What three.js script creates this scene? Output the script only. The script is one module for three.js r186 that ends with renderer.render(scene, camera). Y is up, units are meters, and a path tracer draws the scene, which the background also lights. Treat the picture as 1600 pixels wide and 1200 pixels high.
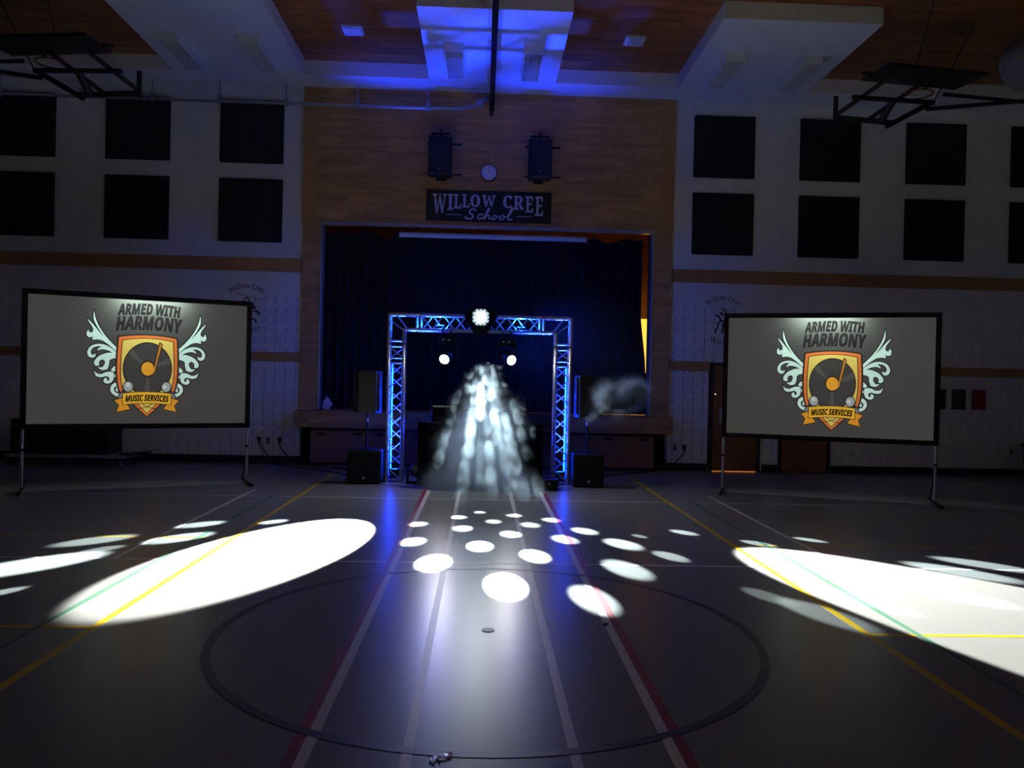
import * as THREE from 'three';
import { RoundedBoxGeometry } from 'three/addons/geometries/RoundedBoxGeometry.js';
import { mergeGeometries } from 'three/addons/utils/BufferGeometryUtils.js';
import { RectAreaLightUniformsLib } from 'three/addons/lights/RectAreaLightUniformsLib.js';

// ---------------------------------------------------------------- camera, exposure, room light
const scene = new THREE.Scene();
scene.background = new THREE.Color(0x000000);
const camera = new THREE.PerspectiveCamera(2 * Math.atan(600 / 1250) * 180 / Math.PI, 4 / 3, 0.05, 80);
const yaw = THREE.MathUtils.degToRad(2.1607), pitch = THREE.MathUtils.degToRad(0.3196), roll = THREE.MathUtils.degToRad(1.25);
camera.position.set(-0.08, 1.72, 15.6);
camera.lookAt(-0.08 + Math.sin(yaw) * Math.cos(pitch), 1.72 - Math.sin(pitch), 15.6 - Math.cos(yaw) * Math.cos(pitch));
camera.rotateZ(roll);
const renderer = new THREE.WebGLRenderer({ antialias: true });
renderer.toneMapping = THREE.LinearToneMapping;
renderer.toneMappingExposure = 1.0;
renderer.shadowMap.enabled = true;
RectAreaLightUniformsLib.init();

// brightness of each lamp of the show, in candela
const HEAD_LEFT = 4000, HEAD_RIGHT = 3800, BEAM = 1150, BLUE_UP = 520, BLUE_BEAM = 5, BLUE_TUBE = 26, LENS_GLOW = 340;

// ---------------------------------------------------------------- helpers
let seed = 20240611;
const rnd = () => { seed = (seed + 0x6d2b79f5) | 0; let t = Math.imul(seed ^ (seed >>> 15), 1 | seed); t = (t + Math.imul(t ^ (t >>> 7), 61 | t)) ^ t; return ((t ^ (t >>> 14)) >>> 0) / 4294967296; };
const rr = (a, b) => a + (b - a) * rnd();
const V = (x, y, z) => new THREE.Vector3(x, y, z);
const taken = new Map();
function numbered(name) { const n = taken.get(name) ?? 0; taken.set(name, n + 1); return n ? name + '_' + String(n).padStart(3, '0') : name; }
function shade(o) { o.castShadow = true; o.receiveShadow = true; return o; }
function thing(name, label, category, [x, y, z] = [0, 0, 0], turn = 0, group) {
  const o = new THREE.Group(); o.name = numbered(name); o.position.set(x, y, z); o.rotation.y = turn;
  o.userData = { label, category }; if (group) o.userData.group = group;
  scene.add(o); return o;
}
function structure(name, label, category) {
  const o = new THREE.Group(); o.name = numbered(name); o.userData = { label, category, kind: 'structure' }; scene.add(o); return o;
}
// uv in metres, taken from the position in the thing's own axes and the way each face points
function metreUV(g, ox = 0, oy = 0, oz = 0) {
  const p = g.attributes.position, n = g.attributes.normal, uv = new Float32Array(p.count * 2);
  for (let i = 0; i < p.count; i++) {
    const ax = Math.abs(n.getX(i)), ay = Math.abs(n.getY(i)), az = Math.abs(n.getZ(i));
    const x = p.getX(i) + ox, y = p.getY(i) + oy, z = p.getZ(i) + oz;
    if (az >= ax && az >= ay) { uv[2 * i] = x; uv[2 * i + 1] = y; } else if (ax >= ay) { uv[2 * i] = z; uv[2 * i + 1] = y; } else { uv[2 * i] = x; uv[2 * i + 1] = z; }
  }
  g.setAttribute('uv', new THREE.BufferAttribute(uv, 2)); return g;
}
function put(parent, name, geo, mat, [x, y, z] = [0, 0, 0], [rx, ry, rz] = [0, 0, 0]) {
  const m = shade(new THREE.Mesh(geo, mat)); m.name = name; m.position.set(x, y, z); m.rotation.set(rx, ry, rz); parent.add(m); return m;
}
// a box from corner to corner; r rounds its edges
function box(parent, name, mat, x0, x1, y0, y1, z0, z1, r = 0) {
  const w = x1 - x0, h = y1 - y0, d = z1 - z0, c = [(x0 + x1) / 2, (y0 + y1) / 2, (z0 + z1) / 2];
  const g = r ? new RoundedBoxGeometry(w, h, d, 2, r) : new THREE.BoxGeometry(w, h, d);
  return put(parent, name, metreUV(g, ...c), mat, c);
}
function boxGeo(x0, x1, y0, y1, z0, z1) { return new THREE.BoxGeometry(x1 - x0, y1 - y0, z1 - z0).translate((x0 + x1) / 2, (y0 + y1) / 2, (z0 + z1) / 2); }
const UNIT = new Map();
function rod(parent, name, mat, a, b, r, seg = 8) {
  const key = r + '/' + seg; if (!UNIT.has(key)) UNIT.set(key, new THREE.CylinderGeometry(r, r, 1, seg));
  const d = b.clone().sub(a), m = shade(new THREE.Mesh(UNIT.get(key), mat)); m.name = name;
  m.position.copy(a).addScaledVector(d, 0.5); m.quaternion.setFromUnitVectors(V(0, 1, 0), d.clone().normalize()); m.scale.y = d.length(); parent.add(m); return m;
}
function tube(parent, name, mat, pts, r, seg = 40, sides = 8) { return put(parent, name, new THREE.TubeGeometry(new THREE.CatmullRomCurve3(pts), seg, r, sides, false), mat); }
function extrude(parent, name, mat, pts, depth, pos, rot, bevel = 0) {
  const s = new THREE.Shape(pts.map(([x, y]) => new THREE.Vector2(x, y)));
  const g = new THREE.ExtrudeGeometry(s, { depth, bevelEnabled: bevel > 0, bevelSize: bevel, bevelThickness: bevel, bevelSegments: 2 });
  return put(parent, name, metreUV(g), mat, pos, rot);
}
function canvas(w, h) { const c = document.createElement('canvas'); c.width = w; c.height = h; return [c, c.getContext('2d')]; }
function canvasMap(c, srgb = true) { const t = new THREE.CanvasTexture(c); if (srgb) t.colorSpace = THREE.SRGBColorSpace; t.anisotropy = 8; return t; }
// tiling value noise
function noiseField(n, cells) {
  const g = Array.from({ length: cells * cells }, () => rnd()), f = new Float32Array(n * n), s = (t) => t * t * (3 - 2 * t);
  for (let j = 0; j < n; j++) for (let i = 0; i < n; i++) {
    const x = i / n * cells, y = j / n * cells, x0 = Math.floor(x), y0 = Math.floor(y), fx = s(x - x0), fy = s(y - y0), x1 = (x0 + 1) % cells, y1 = (y0 + 1) % cells;
    f[j * n + i] = (g[y0 * cells + x0] * (1 - fx) + g[y0 * cells + x1] * fx) * (1 - fy) + (g[y1 * cells + x0] * (1 - fx) + g[y1 * cells + x1] * fx) * fy;
  }
  return f;
}
function fbm(n, cells, octaves) {
  const f = new Float32Array(n * n); let a = 1, sum = 0;
  for (let o = 0; o < octaves; o++, cells *= 2, a *= 0.5) { const k = noiseField(n, cells); for (let i = 0; i < f.length; i++) f[i] += a * k[i]; sum += a; }
  for (let i = 0; i < f.length; i++) f[i] /= sum;
  return f;
}
function dataMap(n, fn, srgb, metres) {
  const d = new Uint8Array(n * n * 4);
  for (let i = 0; i < n * n; i++) { const c = fn(i); for (let k = 0; k < 3; k++) d[i * 4 + k] = Math.max(0, Math.min(255, c[k])); d[i * 4 + 3] = 255; }
  const t = new THREE.DataTexture(d, n, n); t.magFilter = THREE.LinearFilter; t.minFilter = THREE.LinearMipmapLinearFilter; t.generateMipmaps = true;
  if (srgb) t.colorSpace = THREE.SRGBColorSpace; t.wrapS = t.wrapT = THREE.RepeatWrapping; if (metres) t.repeat.set(1 / metres, 1 / metres); t.needsUpdate = true; return t;
}

// ---------------------------------------------------------------- materials
function std(color, roughness = 0.8, metalness = 0, more = {}) { return new THREE.MeshStandardMaterial({ color, roughness, metalness, ...more }); }
// strip boards: rows of narrow boards of uneven length and tone, with grain along them
function boardMap(size, metres, rowsCount, tones, spread, dark) {
  const rows = [], grain = noiseField(size, 64), slow = noiseField(size, 16);
  for (let r = 0; r < rowsCount; r++) { const cuts = []; let x = rr(0, size * 0.3); while (x < size) { cuts.push(x); x += size * rr(0.12, 0.42); } rows.push({ cuts, tone: cuts.map(() => rr(-spread, spread)).concat(rr(-spread, spread)) }); }
  return dataMap(size, (i) => {
    const x = i % size, y = Math.floor(i / size), ry = y / size * rowsCount, r = Math.floor(ry) % rowsCount, row = rows[r];
    let k = row.cuts.findIndex((c) => x < c); if (k < 0) k = 0;
    const streak = grain[((y * 7) % size) * size + ((x >> 3) % size)] - 0.5, wide = slow[(y % size) * size + ((x >> 2) % size)] - 0.5;
    const joint = ry - Math.floor(ry) < 0.06 ? dark : 1, f = (1 + row.tone[k] + streak * 0.14 + wide * 0.12) * joint;
    return tones.map((t) => t * f);
  }, true, metres);
}
const woodMap = boardMap(1024, 2.4, 32, [178, 136, 86], 0.08, 0.9);
const ceilingMap = boardMap(1024, 3.2, 30, [138, 84, 42], 0.13, 0.75);
const wood = std(0xffffff, 0.55, 0, { map: woodMap });
const ceilingWood = std(0xffffff, 0.5, 0, { map: ceilingMap });
const trimWood = std(0xb08350, 0.5);
const doorWood = std(0xffffff, 0.5, 0, { map: boardMap(512, 1.2, 3, [128, 78, 44], 0.05, 0.96) });
const paintN = fbm(512, 8, 5);
const paint = std(0xffffff, 0.85, 0, { map: dataMap(512, (i) => { const k = 232 + 14 * (paintN[i] - 0.5); return [k, k - 2, k - 8]; }, true, 2.2) });
const bulkheadPaint = std(0xe2e0da, 0.8);
const blockPaint = std(0xffffff, 0.7, 0, { map: paint.map, bumpMap: dataMap(256, (() => { const f = fbm(256, 32, 3); return (i) => [f[i] * 255, 0, 0]; })(), false, 0.4), bumpScale: 0.002 });
const navy = std(0x171c28, 0.6);
const fa = fbm(1024, 6, 6), fb = fbm(1024, 24, 5), fc = fbm(1024, 90, 3);
function floatMap(n, fn, metres) {   // finer steps than a byte gives
  const d = new Float32Array(n * n * 4); for (let i = 0; i < n * n; i++) { const c = fn(i); d[i * 4] = c[0]; d[i * 4 + 1] = c[1]; d[i * 4 + 2] = c[2]; d[i * 4 + 3] = 1; }
  const t = new THREE.DataTexture(d, n, n, THREE.RGBAFormat, THREE.FloatType); t.magFilter = THREE.LinearFilter; t.minFilter = THREE.LinearFilter; t.wrapS = t.wrapT = THREE.RepeatWrapping; t.repeat.set(1 / metres, 1 / metres); t.needsUpdate = true; return t;
}
const floorMat = std(0xffffff, 0.295, 0, {
  map: floatMap(1024, (i) => { const k = 1 + 0.035 * (fa[i] - 0.5) + 0.03 * (fb[i] - 0.5); return [0.212 * k, 0.22 * k, 0.21 * k]; }, 5.3),
});
const linePaint = (c) => std(c, 0.35);
const lineWhite = linePaint(0xd8d6d0), lineRed = linePaint(0x8e1620), lineYellow = linePaint(0xd9b21a), lineGreen = linePaint(0x4a7059), lineNavy = linePaint(0x39424c);
const feltN = fbm(256, 32, 4);
const felt = std(0xffffff, 1, 0, { map: dataMap(256, (i) => { const k = 0.8 + 0.4 * feltN[i]; return [22 * k, 26 * k, 32 * k]; }, true, 0.6) });
const blackPlastic = std(0x101216, 0.5), blackMetal = std(0x15161a, 0.4, 0.4), grille = std(0x14171a, 0.75, 0.2), blackCloth = std(0x0e0e12, 0.95);
const steelDark = std(0x24252a, 0.5, 0.5);
const alu = std(0xb9bcc2, 0.35, 0.85), chrome = std(0xd8d8dc, 0.15, 1), aluDull = std(0xa8a9ad, 0.5, 0.6);
const white = std(0xd9d8d4, 0.6), greyPlastic = std(0x8a8c90, 0.5);

// ---------------------------------------------------------------- the hall
const floor = structure('floor', 'grey poured sports floor with painted court lines', 'floor');
box(floor, 'slab', floorMat, -13, 13, -0.2, 0, -5, 30);
function line(mat, x0, z0, x1, z1, w = 0.05, name = 'court_line', lift = 0.0012) {   // a painted stripe
  const along = Math.abs(z1 - z0) > Math.abs(x1 - x0), h = w / 2;
  return along ? box(floor, name, mat, x0 - h, x0 + h, 0, lift, Math.min(z0, z1), Math.max(z0, z1)) : box(floor, name, mat, Math.min(x0, x1), Math.max(x0, x1), 0, lift, z0 - h, z0 + h);
}
line(lineWhite, -11, 8.14, 11, 8.14, 0.05, 'white_line', 0.001); line(lineWhite, -6, 4.2, 6, 4.2, 0.04, 'white_line', 0.001);
for (const s of [-1, 1]) {
  line(lineWhite, s * 0.85, 3.35, s * 0.85, 20, 0.055, 'white_line'); line(lineRed, s * 0.906, 3.35, s * 0.906, 20, 0.055, 'red_line');
  line(lineWhite, s * 0.385, 3.4, s * 0.385, 20, 0.05, 'white_line');
  line(lineYellow, s * 2.64, 1.2, s * 2.64, 20, 0.055, 'yellow_line', 0.0016); line(lineGreen, s * 3.0, 3.9, s * 3.0, 20, 0.05, 'green_line', 0.002);
  line(lineWhite, s * 3.42, 3.5, s * 3.42, 8.115, 0.045, 'white_line');
  line(lineYellow, s * 2.668, 10.15, s * 12, 10.15, 0.05, 'yellow_line'); line(lineYellow, s * 2.668, 7.15, s * 7, 7.15, 0.04, 'yellow_line');
}
put(floor, 'centre_circle', new THREE.RingGeometry(1.775, 1.83, 96), lineNavy, [0, 0.0024, 10.15], [-Math.PI / 2, 0, 0]);
put(floor, 'floor_socket', new THREE.CylinderGeometry(0.045, 0.045, 0.004, 20), blackMetal, [0, 0.002, 10.13]);

const slotShape = new THREE.Shape([[0, 0], [0.4, 0], [0.4, 0.2], [0, 0.2]].map((p) => new THREE.Vector2(...p)));
for (const x of [0.1, 0.3]) slotShape.holes.push(new THREE.Path([[x - 0.006, 0.04], [x - 0.006, 0.165], [x + 0.006, 0.165], [x + 0.006, 0.04]].map((p) => new THREE.Vector2(...p))));
const slotBlocks = [0, 0.73, 1.31].map((o) => metreUV(new THREE.ExtrudeGeometry(slotShape, { depth: 0.09, bevelEnabled: false }), o, o * 0.7));
function frontWall(side, x0, x1, columns, from, skip) {
  const w = structure('wall_front_' + side, 'white painted front wall on the ' + side + ' of the stage, slotted blocks below and smooth plaster above', 'wall');
  box(w, 'plaster', paint, x0, x1, 3.27, 7.53, -0.25, 0);
  box(w, 'backing', paint, x0, x1, 0, 3.27, -0.25, -0.09);
  if (side === 'left') box(w, 'plain_blocks', blockPaint, x0, from, 0, 3.27, -0.09, 0); else box(w, 'plain_blocks', blockPaint, from + columns * 0.4, x1, 0, 3.27, -0.09, 0);
  box(w, 'plinth', paint, from, from + columns * 0.4, 0, 0.07, -0.09, 0);
  for (let r = 0; r < 16; r++) for (let c = 0; c < columns; c++) {
    const x = from + c * 0.4, y = 0.07 + r * 0.2;
    if (skip(x, y)) continue;
    put(w, 'block', slotBlocks[(r * 5 + c * 3) % 3], blockPaint, [x, y, -0.09]);
  }
}
frontWall('left', -13, -3.58, 15, -9.58, () => false);
frontWall('right', 3.58, 13, 18, 3.58, (x, y) => y < 1.9 && ((x > 4.3 && x < 5.0) || (x > 5.7 && x < 6.3)));
const tr = (n, label, x0, x1, y0, y1) => { const o = structure(n, label, 'trim'); box(o, 'board', trimWood, x0, x1, y0, y1, 0, 0.035, 0.006); };
tr('trim_1', 'upper wooden band across the wall left of the stage', -12.95, -3.6, 3.7, 3.95);
tr('trim_2', 'upper wooden band across the wall right of the stage', 3.6, 12.95, 3.7, 3.95);
tr('trim_3', 'narrow lower wooden band passing behind the left projection screen', -12.95, -3.6, 1.97, 2.15);
const t4 = structure('trim_4', 'narrow lower wooden band above the doors right of the stage', 'trim');
box(t4, 'board', trimWood, 3.6, 4.40, 1.97, 2.15, 0, 0.035, 0.006); box(t4, 'board', trimWood, 5.45, 5.79, 1.97, 2.15, 0, 0.035, 0.006); box(t4, 'board', trimWood, 6.83, 12.95, 1.97, 2.15, 0, 0.035, 0.006);
const bl = structure('baseboard_left', 'dark navy rubber baseboard left of the stage', 'baseboard'); box(bl, 'strip', navy, -12.95, -3.4, 0, 0.15, 0, 0.015);
const br = structure('baseboard_right', 'dark navy rubber baseboard right of the stage', 'baseboard');
box(br, 'strip', navy, 3.34, 4.38, 0, 0.15, 0, 0.015); box(br, 'strip', navy, 5.47, 5.78, 0, 0.15, 0, 0.015); box(br, 'strip', navy, 6.85, 12.95, 0, 0.15, 0, 0.015);
for (const [n, label, b] of [['wall_left', 'white side wall on the left', [-13.2, -13, 0, 7.53, -5, 30]], ['wall_right', 'white side wall on the right', [13, 13.2, 0, 7.53, -5, 30]], ['wall_back', 'white wall behind the viewer', [-13.2, 13.2, 0, 7.53, 30, 30.2]]]) box(structure(n, label, 'wall'), 'plaster', paint, ...b);

// ceiling with its dropped white bulkheads
box(structure('ceiling', 'high ceiling of narrow orange brown wooden boards', 'ceiling'), 'boards', ceilingWood, -13.2, 13.2, 7.53, 7.8, -0.25, 30.2);
box(structure('ceiling_beam', 'long white boxed bulkhead where ceiling meets front wall', 'bulkhead'), 'casing', bulkheadPaint, -13, 13, 7.26, 7.53, 0, 0.68, 0.008);
for (const [label, x0, x1] of [['white dropped ceiling box above the left projection screen', -5.85, -3.46], ['white dropped ceiling box in the middle, washed with blue light', -1.18, 1.18], ['white dropped ceiling box above the right projection screen', 3.48, 5.93]])
  box(structure('ceiling_bulkhead', label, 'bulkhead'), 'casing', bulkheadPaint, x0, x1, 7.26, 7.53, 0.682, 3.58, 0.008);

// wooden proscenium with the stage opening
const pro = structure('wall_proscenium', 'wall of narrow pale wooden boards framing the stage opening', 'wall');
box(pro, 'header', wood, -3.58, 3.58, 4.66, 7.26, -0.25, 0.05);
box(pro, 'jamb', wood, -3.58, -3.23, 0.73, 4.66, -0.25, 0.05); box(pro, 'jamb', wood, 3.22, 3.58, 0.73, 4.66, -0.25, 0.05);
box(pro, 'border_board', trimWood, -3.6, -3.33, 4.66, 7.26, 0.05, 0.062, 0.004); box(pro, 'border_board', trimWood, 3.33, 3.6, 4.66, 7.26, 0.05, 0.062, 0.004);
box(pro, 'metal_edge', aluDull, -3.26, 3.25, 4.625, 4.69, 0.05, 0.085, 0.01);
box(pro, 'metal_edge', aluDull, -3.245, -3.2, 1.06, 4.625, -0.2, 0.07, 0.008); box(pro, 'metal_edge', aluDull, 3.19, 3.235, 1.06, 4.625, -0.2, 0.07, 0.008);
const stage = structure('stage', 'wooden stage front with a thick projecting edge and storage doors below', 'stage');
box(stage, 'deck', wood, -4.4, 4.4, 0.8, 1.05, -4.6, -0.255); box(stage, 'deck_front', wood, -3.228, 3.218, 0.8, 1.05, -0.255, 0.05);
box(stage, 'fascia', wood, -3.6, 3.58, 0.73, 1.05, 0.051, 0.38, 0.012);
box(stage, 'recess', blackMetal, -3.34, 3.3, 0.66, 0.73, -0.1, 0.07);
box(stage, 'kick_board', navy, -3.34, 3.3, 0, 0.05, -0.1, 0.08);
const sw = 6.65 / 6;
for (let k = 0; k < 6; k++) {
  const x = -3.35 + k * sw, d = box(stage, 'storage_door', std(0x9a6a44, 0.5), x + 0.004, x + sw - 0.004, 0.05, 0.66, -0.02, 0.12, 0.004);
  for (const c of [0.2, sw - 0.2]) put(d, 'finger_slot', new RoundedBoxGeometry(0.17, 0.045, 0.02, 2, 0.008), blackMetal, [c - sw / 2, 0.245, 0.066]);
}
// the room behind the curtain
const bs = structure('wall_backstage', 'wooden walls of the stage behind the curtain', 'wall');
box(bs, 'back_boards', wood, -4.6, 4.6, 1.05, 5.6, -4.8, -4.6); box(bs, 'side_boards', wood, -4.6, -4.4, 1.05, 5.6, -4.6, -0.25); box(bs, 'side_boards', wood, 4.4, 4.6, 1.05, 5.6, -4.6, -0.25); box(bs, 'roof_boards', ceilingWood, -4.6, 4.6, 5.6, 5.75, -4.8, -0.25);
box(bs, 'under_stage', navy, -4.6, 4.6, 0, 0.8, -4.8, -4.6);
for (let k = 0; k < 5; k++) box(bs, 'batten', trimWood, 3.25, 4.4, 3.5 + k * 0.42, 3.53 + k * 0.42, -3.9, -3.8);

// doors right of the stage
function door(n, label, x0, x1) {
  const d = structure(n, label, 'door');
  box(d, 'door_leaf', doorWood, x0 + 0.04, x1 - 0.04, 0.015, 2.08, 0.004, 0.045, 0.004);
  for (const [a, b, c, e] of [[x0 - 0.02, x0 + 0.04, 0, 2.14], [x1 - 0.04, x1 + 0.02, 0, 2.14], [x0 + 0.04, x1 - 0.04, 2.08, 2.14]]) box(d, 'door_frame', navy, a, b, c, e, 0, 0.06, 0.004);
  return d;
}
const door1 = door('door_1', 'brown wooden door beside the stage with warm light under it', 4.43, 5.40);
box(door1, 'push_plate', alu, 4.60, 4.66, 0.95, 1.25, 0.045, 0.05); box(door1, 'handle', alu, 4.615, 4.645, 0.98, 1.22, 0.05, 0.09, 0.01);
const hallMat = new THREE.MeshStandardMaterial({ color: 0x201000, emissive: 0xff9a3c, emissiveIntensity: 0.5 });
box(door1, 'light_gap', hallMat, 4.48, 5.34, 0.001, 0.014, 0.01, 0.04);
const door2 = door('door_2', 'darker brown wooden door mostly behind the right projection screen', 5.81, 6.80);
box(door2, 'push_plate', alu, 6.62, 6.68, 0.95, 1.25, 0.045, 0.05); box(door2, 'handle', alu, 6.635, 6.665, 0.98, 1.22, 0.05, 0.09, 0.01);

// ---------------------------------------------------------------- stage curtain and what hangs before it
function drape(name, label, x0t, x1t, edge, topOf, y0, z, waves, depth) {   // edge(y) = where the right edge hangs
  const nx = Math.round((x1t - x0t) * 60) + 2, ny = 28, pos = [], uv = [], idx = [], t = 0.012;
  for (const back of [0, 1]) for (let j = 0; j <= ny; j++) for (let i = 0; i <= nx; i++) {
    const u = i / nx, k = j / ny, top = topOf(x0t + (x1t - x0t) * u), yy = y0 + (top - y0) * k, x = x0t + (x1t - x0t) * u + (edge(yy) - x1t) * u ** 12;
    const f = Math.sin(u * waves * 6.283 + 0.7 * Math.sin(u * waves * 1.7)) * depth * (1 - 0.35 * k) + 0.3 * depth * Math.sin(u * waves * 2.3 + k);
    pos.push(x, y0 + (top - y0) * k, z + f - back * t); uv.push(x, y0 + (top - y0) * k);
  }
  const n1 = (nx + 1) * (ny + 1), at = (b, j, i) => b * n1 + j * (nx + 1) + i;
  for (let j = 0; j < ny; j++) for (let i = 0; i < nx; i++) {
    idx.push(at(0, j, i), at(0, j, i + 1), at(0, j + 1, i + 1), at(0, j, i), at(0, j + 1, i + 1), at(0, j + 1, i));
    idx.push(at(1, j, i + 1), at(1, j, i), at(1, j + 1, i + 1), at(1, j + 1, i + 1), at(1, j, i), at(1, j + 1, i));
  }
  for (let i = 0; i < nx; i++) idx.push(at(0, ny, i), at(0, ny, i + 1), at(1, ny, i + 1), at(0, ny, i), at(1, ny, i + 1), at(1, ny, i), at(0, 0, i + 1), at(0, 0, i), at(1, 0, i + 1), at(1, 0, i + 1), at(0, 0, i), at(1, 0, i));
  for (let j = 0; j < ny; j++) for (const i of [0, nx]) idx.push(at(0, j, i), at(0, j + 1, i), at(1, j + 1, i), at(0, j, i), at(1, j + 1, i), at(1, j, i));
  const g = new THREE.BufferGeometry(); g.setAttribute('position', new THREE.Float32BufferAttribute(pos, 3)); g.setAttribute('uv', new THREE.Float32BufferAttribute(uv, 2)); g.setIndex(idx); g.computeVertexNormals();
  const th = thing(name, label, 'curtain'); put(th, 'cloth', g, curtainMat); return th;
}
const curtainMat = new THREE.MeshPhysicalMaterial({ color: 0x120e14, roughness: 0.95, sheen: 0.15, sheenColor: new THREE.Color(0x3a3050), sheenRoughness: 0.6 });
const sag = (x) => 4.63 - 0.15 * Math.max(0, 1 - Math.abs(x + 2.05) / 0.28) - 0.03 * Math.max(0, Math.sin(x * 3.7)) - 0.02 * Math.sin(x * 11) - (x > 2.2 ? 0.07 * Math.max(0, Math.sin((x - 2.2) * 5)) : 0) - 0.1 * Math.max(0, 1 - (x + 3.4) / 0.3);
const cur = drape('stage_curtain', 'very dark closed stage curtain with a ragged sagging top edge', -3.42, 3.13, (y) => (y > 3 ? 3.13 : y > 2.2 ? 3.13 + (3 - y) / 0.8 * 0.1 : 3.23 + (2.2 - y) * 0.06), sag, 1.06, -0.62, 38, 0.035);
rod(cur, 'curtain_pipe', blackMetal, V(-4.38, 4.9, -0.68), V(4.38, 4.9, -0.68), 0.024, 10);
for (let k = 0; k < 16; k++) { const x = -3.35 + k * 0.42; rod(cur, 'tie', blackCloth, V(x, 4.46, -0.64), V(x, 4.9, -0.66), 0.006, 6); }
drape('side_curtain', 'narrow dark side curtain at the right edge of the stage opening', 3.235, 3.6, () => 3.6, () => 4.78, 1.06, -0.5, 4, 0.03);
const tubeT = thing('rolled_screen', 'long white tube of a rolled up screen under the stage opening top', 'rolled screen', [0.085, 4.51, -0.12]);
put(tubeT, 'casing', new THREE.CylinderGeometry(0.055, 0.055, 3.64, 24), white, [0, 0, 0], [0, 0, Math.PI / 2]);
for (const s of [-1, 1]) { put(tubeT, 'end_cap', new THREE.CylinderGeometry(0.06, 0.06, 0.025, 24), greyPlastic, [s * 1.83, 0, 0], [0, 0, Math.PI / 2]); rod(tubeT, 'hanger', steelDark, V(s * 1.5, 0.04, 0), V(s * 1.5, 0.155, 0), 0.008); }
const bsl = thing('backstage_light', 'bright yellow lamp panel glimpsed through the gap beside the curtain', 'lamp', [3.62, 1.05, -3.6]);
box(bsl, 'stand', blackMetal, -0.3, 0.3, 0, 0.9, -0.1, 0, 0.01);
box(bsl, 'lamp_panel', new THREE.MeshStandardMaterial({ color: 0x332200, emissive: 0xffc24a, emissiveIntensity: 1.6 }), -0.34, 0.34, 0.9, 2.2, -0.08, 0, 0.01);
const ra = new THREE.RectAreaLight(0xffb050, 12, 0.6, 1.2); ra.position.set(0, 1.55, 0.02); ra.rotation.y = Math.PI; ra.name = 'lamp_panel_glow'; bsl.add(ra);
{ // a white cloth left crumpled at the left end of the stage edge
  const g = new THREE.IcosahedronGeometry(0.12, 4), p = g.attributes.position;
  for (let i = 0; i < p.count; i++) { const x = p.getX(i), y = p.getY(i), z = p.getZ(i), k = 1 + 0.22 * Math.sin(x * 40 + y * 23) * Math.sin(z * 31 + y * 17) + 0.12 * Math.sin(y * 61 + x * 19); p.setXYZ(i, x * k * 0.7, Math.max(-0.1, y * k) * 1.1, z * k * 0.8); }
  g.computeVertexNormals(); const o = thing('crumpled_cloth', 'crumpled pale cloth at the left end of the stage edge', 'cloth', [-3.09, 1.052, -0.12]); put(o, 'cloth', g, white, [0, 0.11, 0]);
}

// ---------------------------------------------------------------- things on the front wall
function panel(x, y, label, side) {
  const o = thing('acoustic_panel', label, 'acoustic panel', [x, y, 0], 0, 'black acoustic panels ' + side + ' of the stage');
  put(o, 'felt_face', new RoundedBoxGeometry(1.21, 1.21, 0.05, 2, 0.015), felt, [0, 0, 0.035]);
  put(o, 'mounting_frame', new THREE.BoxGeometry(1.1, 1.1, 0.012), blackMetal, [0, 0, 0.006]);
}
const order = ['nearest the wooden stage wall', 'second from the wooden stage wall', 'third from the wooden stage wall', 'fourth from the wooden stage wall'];
for (const [row, y] of [['upper', 6.37], ['lower', 4.86]]) {
  [-4.59, -6.74, -8.89].forEach((x, k) => panel(x, y, `dark square acoustic panel left of the stage, ${row} row, ${order[k]}`, 'left'));
  [4.58, 6.69, 8.82, 10.95].forEach((x, k) => panel(x, y, `dark square acoustic panel right of the stage, ${row} row, ${order[k]}`, 'right'));
}
function wallSpeaker(x, label) {
  const o = thing('wall_speaker', label, 'speaker', [x, 5.88, 0.05], 0, 'speakers above the school sign');
  put(o, 'cabinet', new RoundedBoxGeometry(0.43, 0.72, 0.34, 3, 0.02), blackPlastic, [0, 0, 0.42]);
  put(o, 'grille', new RoundedBoxGeometry(0.39, 0.66, 0.02, 2, 0.008), grille, [0, 0.01, 0.592]);
  put(o, 'badge', new THREE.CylinderGeometry(0.016, 0.016, 0.008, 16), alu, [0, -0.26, 0.605], [Math.PI / 2, 0, 0]);
  rod(o, 'cross_bar', blackMetal, V(-0.27, 0.3, 0.22), V(0.4, 0.3, 0.22), 0.024); rod(o, 'cross_bar', blackMetal, V(-0.27, -0.27, 0.22), V(0.4, -0.27, 0.22), 0.018);
  rod(o, 'top_bar', blackMetal, V(-0.18, 0.46, 0.36), V(0.18, 0.46, 0.36), 0.024); rod(o, 'post', blackMetal, V(0, 0.3, 0.36), V(0, 0.53, 0.36), 0.022);
  box(o, 'wall_plate', blackMetal, -0.1, 0.1, -0.35, 0.47, 0, 0.02); rod(o, 'arm', blackMetal, V(0, 0.42, 0.01), V(0, 0.42, 0.3), 0.016); rod(o, 'arm', blackMetal, V(0, -0.27, 0.01), V(0, -0.27, 0.25), 0.016);
}
wallSpeaker(-0.95, 'black bracketed wall speaker left of the clock'); wallSpeaker(0.93, 'black bracketed wall speaker right of the clock');
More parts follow.
